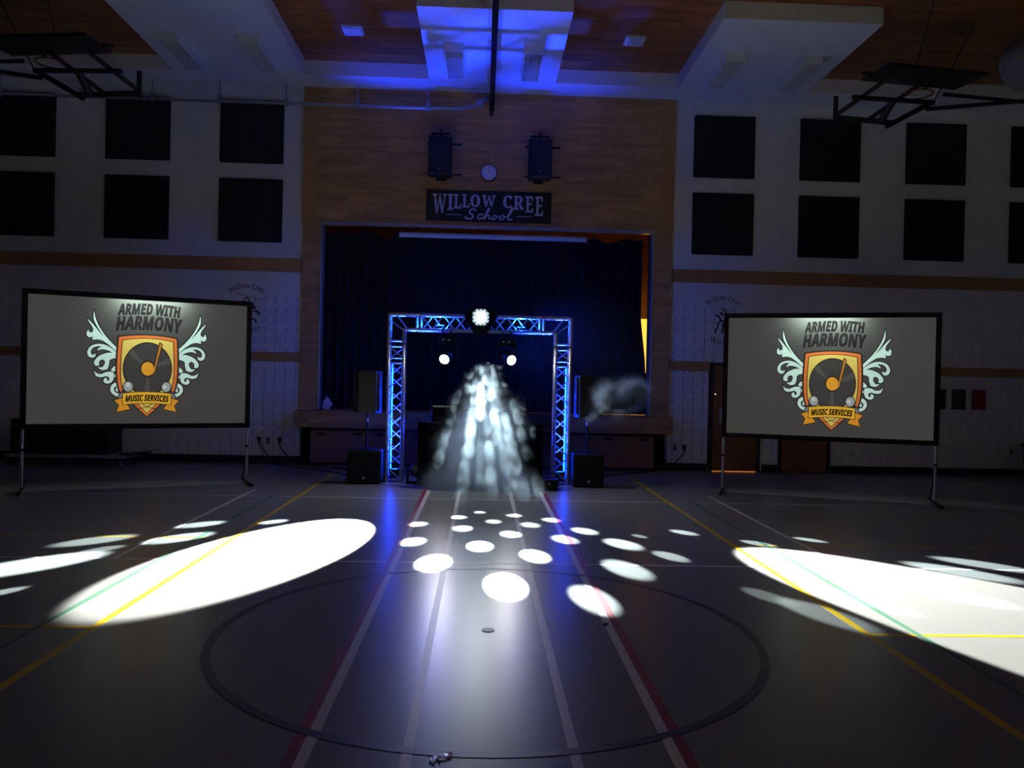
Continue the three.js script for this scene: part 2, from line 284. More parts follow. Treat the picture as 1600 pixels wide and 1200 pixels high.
{ // clock
  const [c, g] = canvas(256, 256); g.fillStyle = '#e8e8ea'; g.fillRect(0, 0, 256, 256); g.fillStyle = '#16161c'; g.textAlign = 'center'; g.textBaseline = 'middle'; g.font = 'bold 26px sans-serif';
  for (let h = 1; h <= 12; h++) g.fillText(String(h), 128 + 98 * Math.sin(h * Math.PI / 6), 128 - 98 * Math.cos(h * Math.PI / 6));
  const o = thing('wall_clock', 'round white wall clock with a dark rim between the two speakers', 'clock', [-0.03, 5.71, 0.05]);
  put(o, 'rim', new THREE.CylinderGeometry(0.16, 0.165, 0.05, 40), blackPlastic, [0, 0, 0.025], [Math.PI / 2, 0, 0]);
  put(o, 'face', new THREE.CircleGeometry(0.145, 40), std(0xffffff, 0.5, 0, { map: canvasMap(c) }), [0, 0, 0.0515]);
  rod(o, 'hour_hand', blackPlastic, V(0, 0, 0.055), V(0.012, 0.07, 0.055), 0.005); rod(o, 'minute_hand', blackPlastic, V(0, 0, 0.058), V(0.022, 0.11, 0.058), 0.0035);
}
{ // school sign
  const [c, g] = canvas(1200, 300); g.fillStyle = '#0b0e18'; g.fillRect(0, 0, 1200, 300);
  g.fillStyle = '#c9c8e6'; g.strokeStyle = '#c9c8e6'; g.textBaseline = 'alphabetic'; g.textAlign = 'center';
  // tall flared capitals, longer towards both ends
  const letters = [['W', 122, 130], ['I', 226, 60], ['L', 296, 74], ['L', 377, 74], ['O', 466, 104], ['W', 596, 130], ['C', 778, 96], ['R', 884, 102], ['E', 990, 82], ['E', 1086, 82]];
  for (const [ch, x, w] of letters) {
    const k = Math.abs((x - 604) / 482), h = 112 + 76 * k * k * (0.55 + 0.45 * k);
    g.save(); g.translate(x, 40 + h); g.font = 'bold 200px serif'; const mw = g.measureText(ch).width; g.scale(w / mw, h / 143); g.fillText(ch, 0, 0); g.lineWidth = 5; g.strokeText(ch, 0, 0); g.restore();
  }
  // handwritten School
  g.lineCap = g.lineJoin = 'round';
  const pen = (w, ...pts) => { g.lineWidth = w; g.beginPath(); g.moveTo(pts[0], pts[1]); for (let i = 2; i < pts.length; i += 6) g.bezierCurveTo(...pts.slice(i, i + 6)); g.stroke(); };
  pen(15, 472, 196, 470, 170, 420, 178, 412, 204, 408, 230, 452, 232, 446, 258, 438, 290, 372, 286, 376, 258);
  pen(13, 540, 238, 530, 222, 500, 234, 494, 256, 488, 284, 520, 284, 548, 262);
  pen(13, 548, 262, 590, 220, 616, 170, 602, 168, 590, 172, 566, 240, 556, 280); pen(13, 560, 270, 580, 240, 604, 230, 604, 244, 602, 262, 592, 280, 622, 268);
  pen(13, 668, 240, 640, 232, 624, 262, 634, 276, 650, 286, 680, 264, 672, 244, 684, 256, 700, 252, 706, 246);
  pen(13, 742, 240, 714, 232, 700, 262, 710, 276, 726, 286, 756, 264, 748, 244, 760, 256, 776, 250, 784, 238);
  pen(13, 784, 250, 824, 200, 836, 156, 824, 158, 808, 166, 782, 262, 790, 276, 798, 284, 814, 276, 824, 266);
  g.lineWidth = 6; g.beginPath(); g.moveTo(192, 242); g.lineTo(334, 242); g.moveTo(866, 242); g.lineTo(1008, 242); g.stroke();
  const o = thing('school_sign', 'long black sign reading WILLOW CREE School above the stage', 'sign', [-0.015, 5.06, 0.05]);
  put(o, 'board', new RoundedBoxGeometry(2.42, 0.6, 0.04, 2, 0.006), std(0x0d1018, 0.6), [0, 0, 0.02]);
  put(o, 'lettering', new THREE.PlaneGeometry(2.4, 0.585), std(0xffffff, 0.6, 0, { map: canvasMap(c) }), [0, 0, 0.0415]);
}
{ // painted emblems
  const [c, g] = canvas(640, 800); g.clearRect(0, 0, 640, 800); g.fillStyle = g.strokeStyle = '#15141c'; g.lineCap = 'round'; g.lineJoin = 'round';
  const arc = (text, size, cx, cy, r, a0, a1, under) => {
    g.font = `${size}px serif`; g.textAlign = 'center'; g.textBaseline = 'middle'; const w = [...text].map((t) => g.measureText(t).width), all = w.reduce((a, b) => a + b); let s = 0;
    [...text].forEach((t, i) => { const a = a0 + (a1 - a0) * ((s + w[i] / 2) / all); s += w[i]; g.save(); g.translate(cx + r * Math.sin(a), cy - (under ? -1 : 1) * r * Math.cos(a)); g.rotate(under ? -a : a); g.fillText(t, 0, 0); g.restore(); });
  };
  arc('Willow Cree', 104, 320, 460, 380, -0.72, 0.72, false); arc('Warriors', 96, 330, 400, 330, -0.62, 0.62, true);
  const blob = (w, ...p) => { g.lineWidth = w; g.beginPath(); g.moveTo(p[0], p[1]); for (let i = 2; i < p.length; i += 2) g.lineTo(p[i], p[i + 1]); g.stroke(); };
  const K = (p) => p.map((v, i) => i % 2 ? (v - 150) * 1.0 : (v - 320) * 1.12 + 20);     // measured on a drawing 1.12 times as narrow
  blob(6, ...K([440, 340, 775, 435])); blob(18, ...K([570, 415, 600, 405, 625, 440, 610, 480])); blob(24, ...K([548, 450, 570, 478, 580, 462])); blob(24, ...K([485, 495, 520, 490, 560, 560, 620, 590]));
  blob(20, ...K([560, 560, 520, 610, 515, 680, 490, 705, 495, 740])); blob(26, ...K([600, 580, 590, 660, 578, 735])); blob(28, ...K([650, 470, 690, 540, 640, 560])); blob(22, ...K([600, 640, 650, 700, 700, 720, 715, 760]));
  blob(16, ...K([690, 560, 770, 640])); blob(14, ...K([452, 592, 458, 598])); blob(8, ...K([530, 772, 533, 776])); blob(10, ...K([572, 820, 576, 824])); blob(16, ...K([640, 600, 720, 600, 740, 660]));
  const m = std(0xffffff, 0.8, 0, { map: canvasMap(c), transparent: true, alphaTest: 0.5 });
  for (const [x, label] of [[-4.64, 'black painted Willow Cree Warriors emblem above the left projection screen'], [4.64, 'black painted Willow Cree Warriors emblem beside the right projection screen']]) {
    const o = thing('wall_emblem', label, 'emblem', [x, 2.99, 0.0025], 0, 'painted school emblems'); put(o, 'painting', new THREE.PlaneGeometry(0.86, 1.075), m);
  }
}
function poster(x, label, bg, fg) {
  const [c, g] = canvas(128, 192); g.fillStyle = bg; g.fillRect(0, 0, 128, 192); g.fillStyle = fg; for (let k = 0; k < 9; k++) g.fillRect(14 + (k % 3) * 3, 22 + k * 17, 98 - (k * 13) % 34, 5);
  const o = thing('poster', label, 'poster', [x, 1.515, 0], 0, 'posters on the wall at the far right');
  box(o, 'board', blackPlastic, -0.14, 0.14, -0.2, 0.2, 0, 0.012); put(o, 'print', new THREE.PlaneGeometry(0.26, 0.38), std(0xffffff, 0.6, 0, { map: canvasMap(c) }), [0, 0, 0.013]);
}
poster(9.02, 'dark poster half hidden by the right edge of the projection screen', '#17181c', '#2b2c32'); poster(9.42, 'dark poster left of the red one', '#1d1d24', '#3c3c48'); poster(9.83, 'small red poster on the wall at far right', '#9c2622', '#7d1c18');
function outlet(x, y, label, plug) {
  const o = thing('wall_outlet', label, 'outlet', [x, y, 0], 0, 'outlets low on the front wall'); put(o, 'cover', new RoundedBoxGeometry(0.075, 0.12, 0.01, 2, 0.004), greyPlastic, [0, 0, 0.006]);
  for (const s of [-1, 1]) put(o, 'socket', new THREE.BoxGeometry(0.034, 0.03, 0.004), blackPlastic, [0, s * 0.025, 0.012]);
  if (plug) put(o, 'plug', new RoundedBoxGeometry(0.06, 0.06, 0.05, 2, 0.01), blackPlastic, [0, 0.03, 0.037]);
}
outlet(-4.35, 0.45, 'outlet with a plugged cord nearest the left screen leg', true); outlet(-4.18, 0.44, 'small empty outlet between the two plugged ones left of the stage', false); outlet(-3.95, 0.45, 'outlet with a plugged cord nearest the stage on the left', true);
outlet(3.74, 0.45, 'empty outlet nearest the stage on the right', false); outlet(3.92, 0.45, 'outlet with a plugged cord right of the stage', true); outlet(10.52, 0.5, 'outlet low on the wall at the far right edge', false);
function cord(label, pts) { const o = thing('power_cord', label, 'cord', [0, 0, 0], 0, 'power cords by the stage'); tube(o, 'cable', blackPlastic, pts, 0.011, 60, 6); }
cord('black power cord hanging from the outlet near the left screen leg', [V(-4.35, 0.47, 0.06), V(-4.32, 0.36, 0.08), V(-4.22, 0.24, 0.1), V(-4.08, 0.1, 0.13), V(-3.9, 0.013, 0.3), V(-3.1, 0.013, 0.9), V(-2.4, 0.013, 1.7), V(-2.2, 0.013, 2.2)]);
cord('black power cord hanging from the outlet nearest the stage on the left', [V(-3.95, 0.47, 0.06), V(-3.94, 0.36, 0.08), V(-3.86, 0.25, 0.1), V(-3.74, 0.13, 0.12), V(-3.55, 0.013, 0.2), V(-2.9, 0.036, 0.62), V(-2.3, 0.013, 1.2), V(-1.9, 0.013, 2.1)]);
cord('black power cord looping from the outlet right of the stage', [V(3.92, 0.47, 0.06), V(3.92, 0.38, 0.08), V(3.84, 0.28, 0.1), V(3.7, 0.16, 0.12), V(3.5, 0.05, 0.16), V(3.0, 0.013, 0.5), V(2.2, 0.013, 1.2), V(1.8, 0.013, 2.1)]);
{ // switch by the door with its pilot light
  const o = thing('wall_switch', 'small wall switch with an orange pilot light on the door frame', 'switch', [4.5, 1.52, 0.06]);
  put(o, 'plate', new RoundedBoxGeometry(0.07, 0.11, 0.012, 2, 0.004), blackPlastic, [0, 0, 0.006]); put(o, 'pilot_light', new THREE.SphereGeometry(0.013, 12, 8), new THREE.MeshStandardMaterial({ color: 0x331500, emissive: 0xffb060, emissiveIntensity: 4 }), [0, 0, 0.014]);
  const b = thing('waste_bin', 'grey waste bin with a dark lid at the far right edge', 'bin', [10.8, 0, 0.35]);
  put(b, 'body', new THREE.CylinderGeometry(0.25, 0.2, 0.62, 28), greyPlastic, [0, 0.31, 0]); put(b, 'lid', new THREE.LatheGeometry([[0, 0.1], [0.12, 0.09], [0.22, 0.05], [0.27, 0], [0.27, -0.03], [0, -0.03]].map((p) => new THREE.Vector2(...p)), 28), navy, [0, 0.65, 0]);
}
{ // crate and flat dolly under the left screen
  const d = thing('flat_dolly', 'long low grey dolly with caster wheels beneath the left screen', 'dolly', [-7.45, 0, 0.75]);
  put(d, 'deck', new RoundedBoxGeometry(2.1, 0.06, 0.7, 2, 0.01), aluDull, [0, 0.18, 0]);
  for (let k = 0; k < 4; k++) put(d, 'cross_rail', new THREE.BoxGeometry(0.05, 0.03, 0.66), blackMetal, [-0.9 + k * 0.6, 0.135, 0]);
  for (const x of [-0.95, 0.95]) for (const z of [-0.28, 0.28]) { put(d, 'caster_wheel', new THREE.CylinderGeometry(0.055, 0.055, 0.035, 18), x > 0 && z > 0 ? greyPlastic : blackPlastic, [x, 0.055, z], [0, 0, Math.PI / 2]); put(d, 'caster_fork', new THREE.BoxGeometry(0.06, 0.06, 0.05), steelDark, [x, 0.125, z]); }
  const s = put(d, 'loose_board', new RoundedBoxGeometry(0.5, 0.03, 0.3, 2, 0.005), blackMetal, [1.1, 0.232, 0.05], [0, 0.2, 0.06]);
  const k = thing('flight_case', 'wide black flight case on the dolly beneath the left screen', 'case', [-7.62, 0.213, 0.7]);
  put(k, 'body', new RoundedBoxGeometry(1.72, 0.62, 0.58, 2, 0.015), blackPlastic, [0, 0.31, 0]);
  for (const x of [-0.55, 0.05, 0.6]) put(k, 'latch', new THREE.BoxGeometry(0.08, 0.1, 0.012), steelDark, [x, 0.42, 0.294]);
  put(k, 'edge_rail', new THREE.BoxGeometry(1.73, 0.02, 0.59), steelDark, [0, 0.42, 0]);
}

// ---------------------------------------------------------------- ceiling fittings
function ceilingLight(x, label) {
  const o = thing('ceiling_light', label, 'light', [x, 7.26, 1.74], 0, 'unlit fluorescent fittings under the white ceiling boxes');
  for (const [n, a] of [['side', [-0.16, -0.145, -0.15, 0, -0.62, 0.62]], ['side', [0.145, 0.16, -0.15, 0, -0.62, 0.62]], ['end', [-0.145, 0.145, -0.15, 0, -0.62, -0.605]], ['end', [-0.145, 0.145, -0.15, 0, 0.605, 0.62]], ['reflector', [-0.145, 0.145, -0.02, -0.005, -0.605, 0.605]]]) box(o, n, n === 'reflector' ? white : bulkheadPaint, ...a);
  for (const s of [-1, 1]) put(o, 'unlit_tube', new THREE.CylinderGeometry(0.013, 0.013, 1.18, 12), white, [s * 0.06, -0.06, 0], [Math.PI / 2, 0, 0]);
  const bars = []; for (let k = 0; k < 24; k++) bars.push(boxGeo(-0.145, 0.145, -0.148, -0.11, -0.59 + k * 0.0513, -0.586 + k * 0.0513)); for (const x of [-0.07, 0, 0.07]) bars.push(boxGeo(x - 0.002, x + 0.002, -0.148, -0.11, -0.605, 0.605));
  put(o, 'louvre', mergeGeometries(bars), white);
}
for (const [cx, name] of [[-4.66, 'left'], [0, 'middle'], [4.7, 'right']]) for (const s of [-1, 1]) ceilingLight(cx + s * 0.66, `white unlit fluorescent fitting under the ${name} ceiling box, its ${s < 0 ? 'left' : 'right'} one`);
for (const [x, side] of [[-2.36, 'left'], [2.38, 'right']]) {
  const o = thing('ceiling_vent', `small white square vent on the wooden ceiling ${side} of the middle box`, 'vent', [x, 7.53, 2.1], 0, 'small vents on the wooden ceiling');
  put(o, 'frame', new RoundedBoxGeometry(0.34, 0.05, 0.34, 2, 0.01), white, [0, -0.025, 0]); put(o, 'cover', new RoundedBoxGeometry(0.28, 0.02, 0.28, 2, 0.006), bulkheadPaint, [0, -0.058, 0]);
}
{ // divider curtain track: a dark rail down the middle of the hall, joined by a bright pipe that turns along the front wall
  const o = thing('curtain_rail', 'dark ceiling rail running down the middle of the hall to the stage wall', 'rail', [0, 0, 0]);
  put(o, 'rail_web', new THREE.BoxGeometry(0.03, 0.17, 24), blackMetal, [0, 7.0, 12.1]); put(o, 'flange', new THREE.BoxGeometry(0.09, 0.015, 24), blackMetal, [0, 6.915, 12.1]); put(o, 'flange', new THREE.BoxGeometry(0.09, 0.015, 24), blackMetal, [0, 7.085, 12.1]);
  rod(o, 'end_stop', blackMetal, V(0, 6.8, 0.12), V(0, 7.26, 0.12), 0.026); for (const z of [1, 2.2, 3.4]) rod(o, 'hanger', blackMetal, V(0, 7.09, z), V(0, 7.26, z), 0.02); for (const z of [5, 7, 9, 11, 13, 16, 19, 22]) rod(o, 'hanger', blackMetal, V(0, 7.09, z), V(0, 7.53, z), 0.02);
  const p = thing('curtain_pipe_track', 'bright metal curtain pipe along the front wall, bending towards the ceiling rail', 'rail', [0, 0, 0]);
  rod(p, 'pipe', alu, V(-10.2, 6.86, 0.25), V(-0.85, 6.86, 0.25), 0.03, 14); tube(p, 'bend', alu, [V(-0.86, 6.86, 0.25), V(-0.6, 6.86, 0.28), V(-0.36, 6.86, 0.44), V(-0.2, 6.87, 0.64), V(-0.08, 6.88, 0.84)], 0.03, 24, 12);
  box(p, 'coupling', aluDull, -0.3, -0.18, 6.82, 6.92, 0.5, 0.68, 0.01);
  for (const x of [-9.2, -7.7, -6.4, -5.15, -3.9, -2.56, -1.22]) { rod(p, 'hanger', aluDull, V(x, 6.86, 0.25), V(x, 7.26, 0.25), 0.014); box(p, 'clamp', aluDull, x - 0.035, x + 0.035, 6.81, 6.98, 0.21, 0.29, 0.008); }
}
function hoopFrame(s, label) {
  // folded basketball backstop: a ladder of steel tube hung from the ceiling, its backboard folded flat
  const o = thing('basketball_backstop', label, 'backstop', [0, 0, 0], 0, 'folded basketball backstops'); const P = (x, y, z) => V(s * x, y, z);
  const R = (n, a, b, r = 0.035) => rod(o, n, steelDark, P(...a), P(...b), r);
  R('lower_tube', [5.45, 6.02, 3], [6.4, 5.96, 3], 0.045); R('upper_tube', [5.6, 6.24, 3.3], [6.9, 6.2, 3.3], 0.04); R('post', [5.47, 5.96, 3], [5.47, 6.35, 3], 0.04); R('post', [6.2, 5.96, 3], [6.25, 6.22, 3.3], 0.06);
  R('brace', [6.3, 5.9, 3], [7.05, 6.32, 3], 0.04); R('brace', [5.47, 6.05, 3], [6.1, 6.5, 3.6], 0.035); R('brace', [6.0, 6.0, 3], [6.7, 6.5, 3.6], 0.035); R('long_tube', [6.95, 6.2, 3], [8.9, 6.5, 2.75], 0.035); R('long_tube', [7.0, 6.3, 3.4], [8.9, 6.45, 2.75], 0.03);
  R('hanger_tube', [7.05, 6.3, 3], [7.6, 7.52, 3.2], 0.009); R('hanger_tube', [8.9, 6.45, 2.75], [8.9, 7.52, 2.75], 0.02); R('hanger_tube', [6.4, 6.5, 3.6], [6.4, 7.52, 4.2], 0.009); R('cross_tube', [5.6, 6.5, 3.6], [7.3, 6.5, 3.6], 0.03);
  const m = put(o, 'backboard', new RoundedBoxGeometry(1.5, 0.05, 0.85, 2, 0.015), blackMetal, [s * 6.5, 6.44, 3.7], [0.1, 0, s * -0.06]);
  put(o, 'rim', new THREE.TorusGeometry(0.225, 0.012, 8, 32), std(0x7a2a14, 0.5), [s * 6.6, 6.3, 3.35], [Math.PI / 2, 0, 0]); R('rim_arm', [6.6, 6.3, 3.56], [6.6, 6.42, 3.62], 0.03);
}
hoopFrame(-1, 'dark folded basketball backstop under the ceiling at upper left'); hoopFrame(1, 'dark folded basketball backstop under the ceiling at upper right');
{ const o = thing('air_duct', 'pale round air duct under the ceiling in the upper right corner', 'duct', [8.6, 6.98, 0]); put(o, 'duct_pipe', new THREE.CylinderGeometry(0.42, 0.42, 16, 36), aluDull, [0, 0, 10.9], [Math.PI / 2, 0, 0]);
  for (let k = 0; k < 9; k++) put(o, 'seam_ring', new THREE.TorusGeometry(0.425, 0.012, 6, 36), aluDull, [0, 0, 3.0 + k * 1.9]); for (const z of [4, 8, 12, 16]) rod(o, 'strap', steelDark, V(0, 0.4, z), V(0, 0.54, z), 0.02); put(o, 'end_cap', new THREE.CircleGeometry(0.42, 36), aluDull, [0, 0, 2.9], [0, Math.PI, 0]); }

// ---------------------------------------------------------------- projection screens
function logoCanvas() {
  const W = 1620, Hh = 1000, [c, g] = canvas(W, Hh);
  g.fillStyle = '#4b4947'; g.fillRect(0, 0, W, Hh);
  // points are read on an enlargement of the picture and straightened to the screen's own rectangle
  const T = (x, y) => { const X = x / 5.456 + 100, Y = y / 5.456 + 450, u = (X - 43) / 345, t = 458 + 20 * u; return [u * W, (Y - t) / (663 - t) * Hh]; };
  const cx = T(675, 600)[0];
  const trace = (cmds, mirror) => { g.beginPath(); for (const [k, ...p] of cmds) { const q = []; for (let i = 0; i < p.length; i += 2) { const [x, y] = T(p[i], p[i + 1]); q.push(mirror ? 2 * cx - x : x, y); } if (k === 'M') g.moveTo(...q); else if (k === 'L') g.lineTo(...q); else g.quadraticCurveTo(...q); } g.closePath(); };
  const read = (s) => s.trim().split(/(?=[MLQ])/).map((t) => [t[0], ...t.slice(1).trim().split(/[ ,]+/).map(Number)]);
  const feathers = [
    'M215,185 Q222,260 262,330 Q320,430 414,510 L412,552 Q360,490 290,446 Q240,428 207,442 Q200,415 214,404 Q180,432 158,402 Q148,368 173,350 Q176,388 206,370 Q217,346 195,315 Q172,285 160,255 Q204,296 240,345 Q262,376 300,412 Q232,322 213,262 Q208,225 215,185',
    'M408,552 Q330,468 250,474 Q180,480 164,540 Q164,594 210,594 Q240,586 232,553 Q216,578 198,560 Q184,530 215,505 Q250,488 284,498 Q246,505 248,537 Q270,514 312,524 Q352,532 406,572',
    'M410,562 Q350,538 300,560 Q238,580 220,632 Q224,676 266,657 Q250,620 290,608 Q322,618 307,650 Q290,692 253,668 Q275,716 332,692 Q352,650 347,620 Q372,592 410,602',
    'M218,703 Q250,740 290,733 Q340,702 384,720 Q398,772 370,804 Q330,832 303,800 Q298,763 332,768 Q322,796 347,790 Q362,758 320,753 Q270,772 238,750',
    'M412,806 Q358,818 360,872 Q374,924 452,938 L442,904 Q396,900 390,870 Q394,838 416,840 Q442,862 420,888 Q394,880 412,854',
    'M410,660 Q378,668 362,700 Q372,716 410,712', 'M412,726 Q390,732 392,756 Q398,768 412,764'];
  for (const mirror of [false, true]) for (const f of feathers) { trace(read(f), mirror); g.lineJoin = 'round'; g.strokeStyle = '#2c2b2a'; g.lineWidth = 16; g.stroke(); }
  for (const mirror of [false, true]) for (const f of feathers) { trace(read(f), mirror); g.fillStyle = '#cfeee0'; g.fill(); }
  // shield: drawn from its straightened half
  const yT = T(675, 395)[1], yC = T(435, 415)[1], yE = T(675, 1100)[1], half = T(940, 600)[0] - cx;
  const shield = (k, dy) => { const a = half * k; g.beginPath(); g.moveTo(cx - a * 0.94, yC + dy); g.quadraticCurveTo(cx, yT + dy - 14, cx + a * 0.94, yC + dy); g.bezierCurveTo(cx + a * 1.05, yC + 330, cx + a * 0.98, yC + 470, cx + a * 0.62, yE - 150 - dy); g.quadraticCurveTo(cx + a * 0.3, yE - 60 - dy, cx, yE - dy); g.quadraticCurveTo(cx - a * 0.3, yE - 60 - dy, cx - a * 0.62, yE - 150 - dy); g.bezierCurveTo(cx - a * 0.98, yC + 470, cx - a * 1.05, yC + 330, cx - a * 0.94, yC + dy); g.closePath(); };
  shield(1.06, -10); g.fillStyle = '#322b28'; g.fill(); shield(1, 0); g.fillStyle = '#d8743c'; g.fill(); shield(0.9, 22); g.fillStyle = '#5a3014'; g.fill(); shield(0.87, 27); g.fillStyle = '#dcc163'; g.fill();
  // record with its arm
  const [dx, dy0] = T(675, 690), R = 176, tall = 1.17, dy = dy0 / tall; g.save(); g.scale(1, tall);
  g.beginPath(); g.arc(dx, dy, R + 8, 0, 7); g.fillStyle = '#2a2724'; g.fill(); g.beginPath(); g.arc(dx, dy, R, 0, 7); g.fillStyle = '#454341'; g.fill();
  for (const a of [-2.4, -0.35, 1.57]) { g.beginPath(); g.moveTo(dx, dy); g.arc(dx, dy, R, a - 0.13, a + 0.13); g.closePath(); g.fillStyle = '#575653'; g.fill(); }
  g.strokeStyle = '#3d3b39'; g.lineWidth = 2; for (let r = 70; r < R; r += 14) { g.beginPath(); g.arc(dx, dy, r, 0, 7); g.stroke(); }
  g.beginPath(); g.arc(dx, dy, 58, 0, 7); g.fillStyle = '#2f2824'; g.fill();
  const arm = () => { g.beginPath(); g.moveTo(dx + 47, dy); g.lineTo(dx + 88, dy - 182); g.lineTo(dx + 104, dy - 170); g.lineTo(dx + 62, dy - 10); g.quadraticCurveTo(dx + 60, dy + 30, dx + 30, dy + 40); g.closePath(); };
  arm(); g.strokeStyle = '#2f2824'; g.lineWidth = 12; g.stroke(); arm(); g.fillStyle = '#b97a36'; g.fill(); g.beginPath(); g.arc(dx, dy, 48, 0, 7); g.fillStyle = '#e5a035'; g.fill();
  // two microphones
  for (const s of [-1, 1]) { g.save(); g.translate(dx + s * 142, dy + 126); g.rotate(s * -0.7); g.fillStyle = '#3a3836'; g.fillRect(-17, 10, 34, 90); g.fillStyle = '#8a8d8c'; g.fillRect(-8, 60, 16, 40); g.beginPath(); g.arc(0, 0, 40, 0, 7); g.fillStyle = '#2c2b2a'; g.fill(); g.beginPath(); g.arc(0, 0, 34, 0, 7); g.fillStyle = '#a4aba8'; g.fill(); g.fillStyle = '#c9cfcc'; g.beginPath(); g.arc(-8, -8, 16, 0, 7); g.fill(); g.restore(); }
  g.restore();
  // ribbon
  const rb = (p, f) => { g.beginPath(); p.forEach(([x, y], i) => (i ? g.lineTo(cx + x, yE + y) : g.moveTo(cx + x, yE + y))); g.closePath(); g.fillStyle = f; g.fill(); g.strokeStyle = '#3a2c18'; g.lineWidth = 5; g.stroke(); };
  for (const s of [-1, 1]) rb([[s * 178, -152], [s * 245, -128], [s * 208, -88], [s * 226, -32], [s * 120, -58], [s * 150, -100]], '#e0972f');
  g.beginPath(); g.moveTo(cx - 182, yE - 186); g.quadraticCurveTo(cx, yE - 214, cx + 182, yE - 186); g.lineTo(cx + 182, yE - 92); g.quadraticCurveTo(cx, yE - 118, cx - 182, yE - 92); g.closePath(); g.fillStyle = '#ecb63a'; g.fill(); g.strokeStyle = '#3a2c18'; g.lineWidth = 5; g.stroke();
  g.strokeStyle = '#3a2c18'; g.lineWidth = 5; g.beginPath(); g.moveTo(cx - 70, yE - 62); g.quadraticCurveTo(cx - 20, yE - 60, cx + 40, yE - 100); g.moveTo(cx + 70, yE - 62); g.quadraticCurveTo(cx + 20, yE - 60, cx - 40, yE - 100); g.stroke();
  // lettering on gentle arcs
  const word = (text, x, y, size, squeeze, bow, fill, slant = -0.12) => {
    g.font = `bold ${size}px sans-serif`; g.textAlign = 'center'; g.textBaseline = 'middle'; const w = [...text].map((t) => g.measureText(t).width * squeeze), all = w.reduce((a, b) => a + b); let s = -all / 2;
    [...text].forEach((t, i) => { const m = s + w[i] / 2; s += w[i]; const k = m / (all / 2); g.save(); g.translate(x + m, y + bow * k * k); g.transform(squeeze, bow * k * 2 / (all / 2) * squeeze, slant, 1, 0, 0); g.fillStyle = fill; g.strokeStyle = fill; g.lineWidth = size * 0.07; g.lineJoin = 'miter'; g.fillText(t, 0, 0); g.strokeText(t, 0, 0); g.restore(); });
  };
  word('ARMED WITH', cx + 10, T(690, 170)[1] + 8, 118, 0.62, 14, '#1d191a'); word('HARMONY', cx + 4, T(690, 300)[1] - 2, 146, 0.66, 16, '#262123'); word('MUSIC SERVICES', cx, yE - 148, 66, 0.62, 9, '#2a1c0c');
  return c;
}
const logoMap = canvasMap(logoCanvas());
function projectionScreen(xa, za, xb, zb, where, lampOffset) {
  const w = Math.hypot(xb - xa, zb - za), turn = Math.atan2(-(zb - za), xb - xa), y0 = 0.87, y1 = 2.856, h = w / 2, b = 0.075;
  const o = thing('projection_screen', `large black framed projection screen on legs showing the winged shield logo, ${where}`, 'projection screen', [(xa + xb) / 2, 0, (za + zb) / 2], turn, 'pair of projection screens');
  const cloth = new THREE.MeshPhysicalMaterial({ color: 0xffffff, map: logoMap, emissive: 0xffffff, emissiveMap: logoMap, emissiveIntensity: 2.05, roughness: 1, specularIntensity: 0, transmission: 0.7, thickness: 0, side: THREE.DoubleSide });
  put(o, 'screen_cloth', new THREE.PlaneGeometry(w - 2 * b, y1 - y0 - 2 * b), cloth, [0, (y0 + y1) / 2, 0]);
  for (const [n, a] of [['frame_top', [-h, h, y1 - b, y1, -0.02, 0.02]], ['frame_bottom', [-h, h, y0, y0 + b, -0.02, 0.02]], ['frame_side', [-h, -h + b, y0 + b, y1 - b, -0.02, 0.02]], ['frame_side', [h - b, h, y0 + b, y1 - b, -0.02, 0.02]]]) box(o, n, blackCloth, ...a, 0.006);
  for (const s of [-1, 1]) {
    const x = s * (h - 0.03);
    const leg = rod(o, 'leg', alu, V(x, 0.05, -0.04), V(x, 1.3, -0.04), 0.022, 12); rod(o, 'leg_sleeve', blackPlastic, V(x, 0.56, -0.04), V(x, 0.6, -0.04), 0.028, 12);
    rod(o, 'foot', blackMetal, V(x, 0.022, -0.48), V(x, 0.022, 0.42), 0.022, 10); rod(o, 'foot_tip', blackPlastic, V(x, 0.022, 0.40), V(x, 0.022, 0.47), 0.026, 10); rod(o, 'leg_brace', blackMetal, V(x, 0.03, -0.42), V(x, 0.5, -0.05), 0.011, 8);
  }
  // small lamp bar clipped behind the top edge; its light soaks through the cloth
  const lamp = put(o, 'lamp_bar', new RoundedBoxGeometry(0.94, 0.05, 0.04, 2, 0.01), new THREE.MeshStandardMaterial({ color: 0x222222, emissive: 0xd8ffe8, emissiveIntensity: 0.5 }), [lampOffset, y1 - 0.03, -0.25]);
  rod(o, 'lamp_arm', blackMetal, V(lampOffset, y1 - 0.02, -0.02), V(lampOffset, y1 + 0.0, -0.23), 0.008);
  const l = new THREE.RectAreaLight(new THREE.Color(0.74, 1, 0.9), 230, 0.9, 0.04); l.name = 'screen_lamp'; l.position.set(lampOffset, y1 - 0.03, -0.222); l.rotation.set(0.25, Math.PI, 0); o.add(l);
}
projectionScreen(-6.546, 4.13, -3.729, 2.822, 'left of the stage', 0.1); projectionScreen(3.782, 2.897, 6.723, 3.968, 'right of the stage', -0.02);

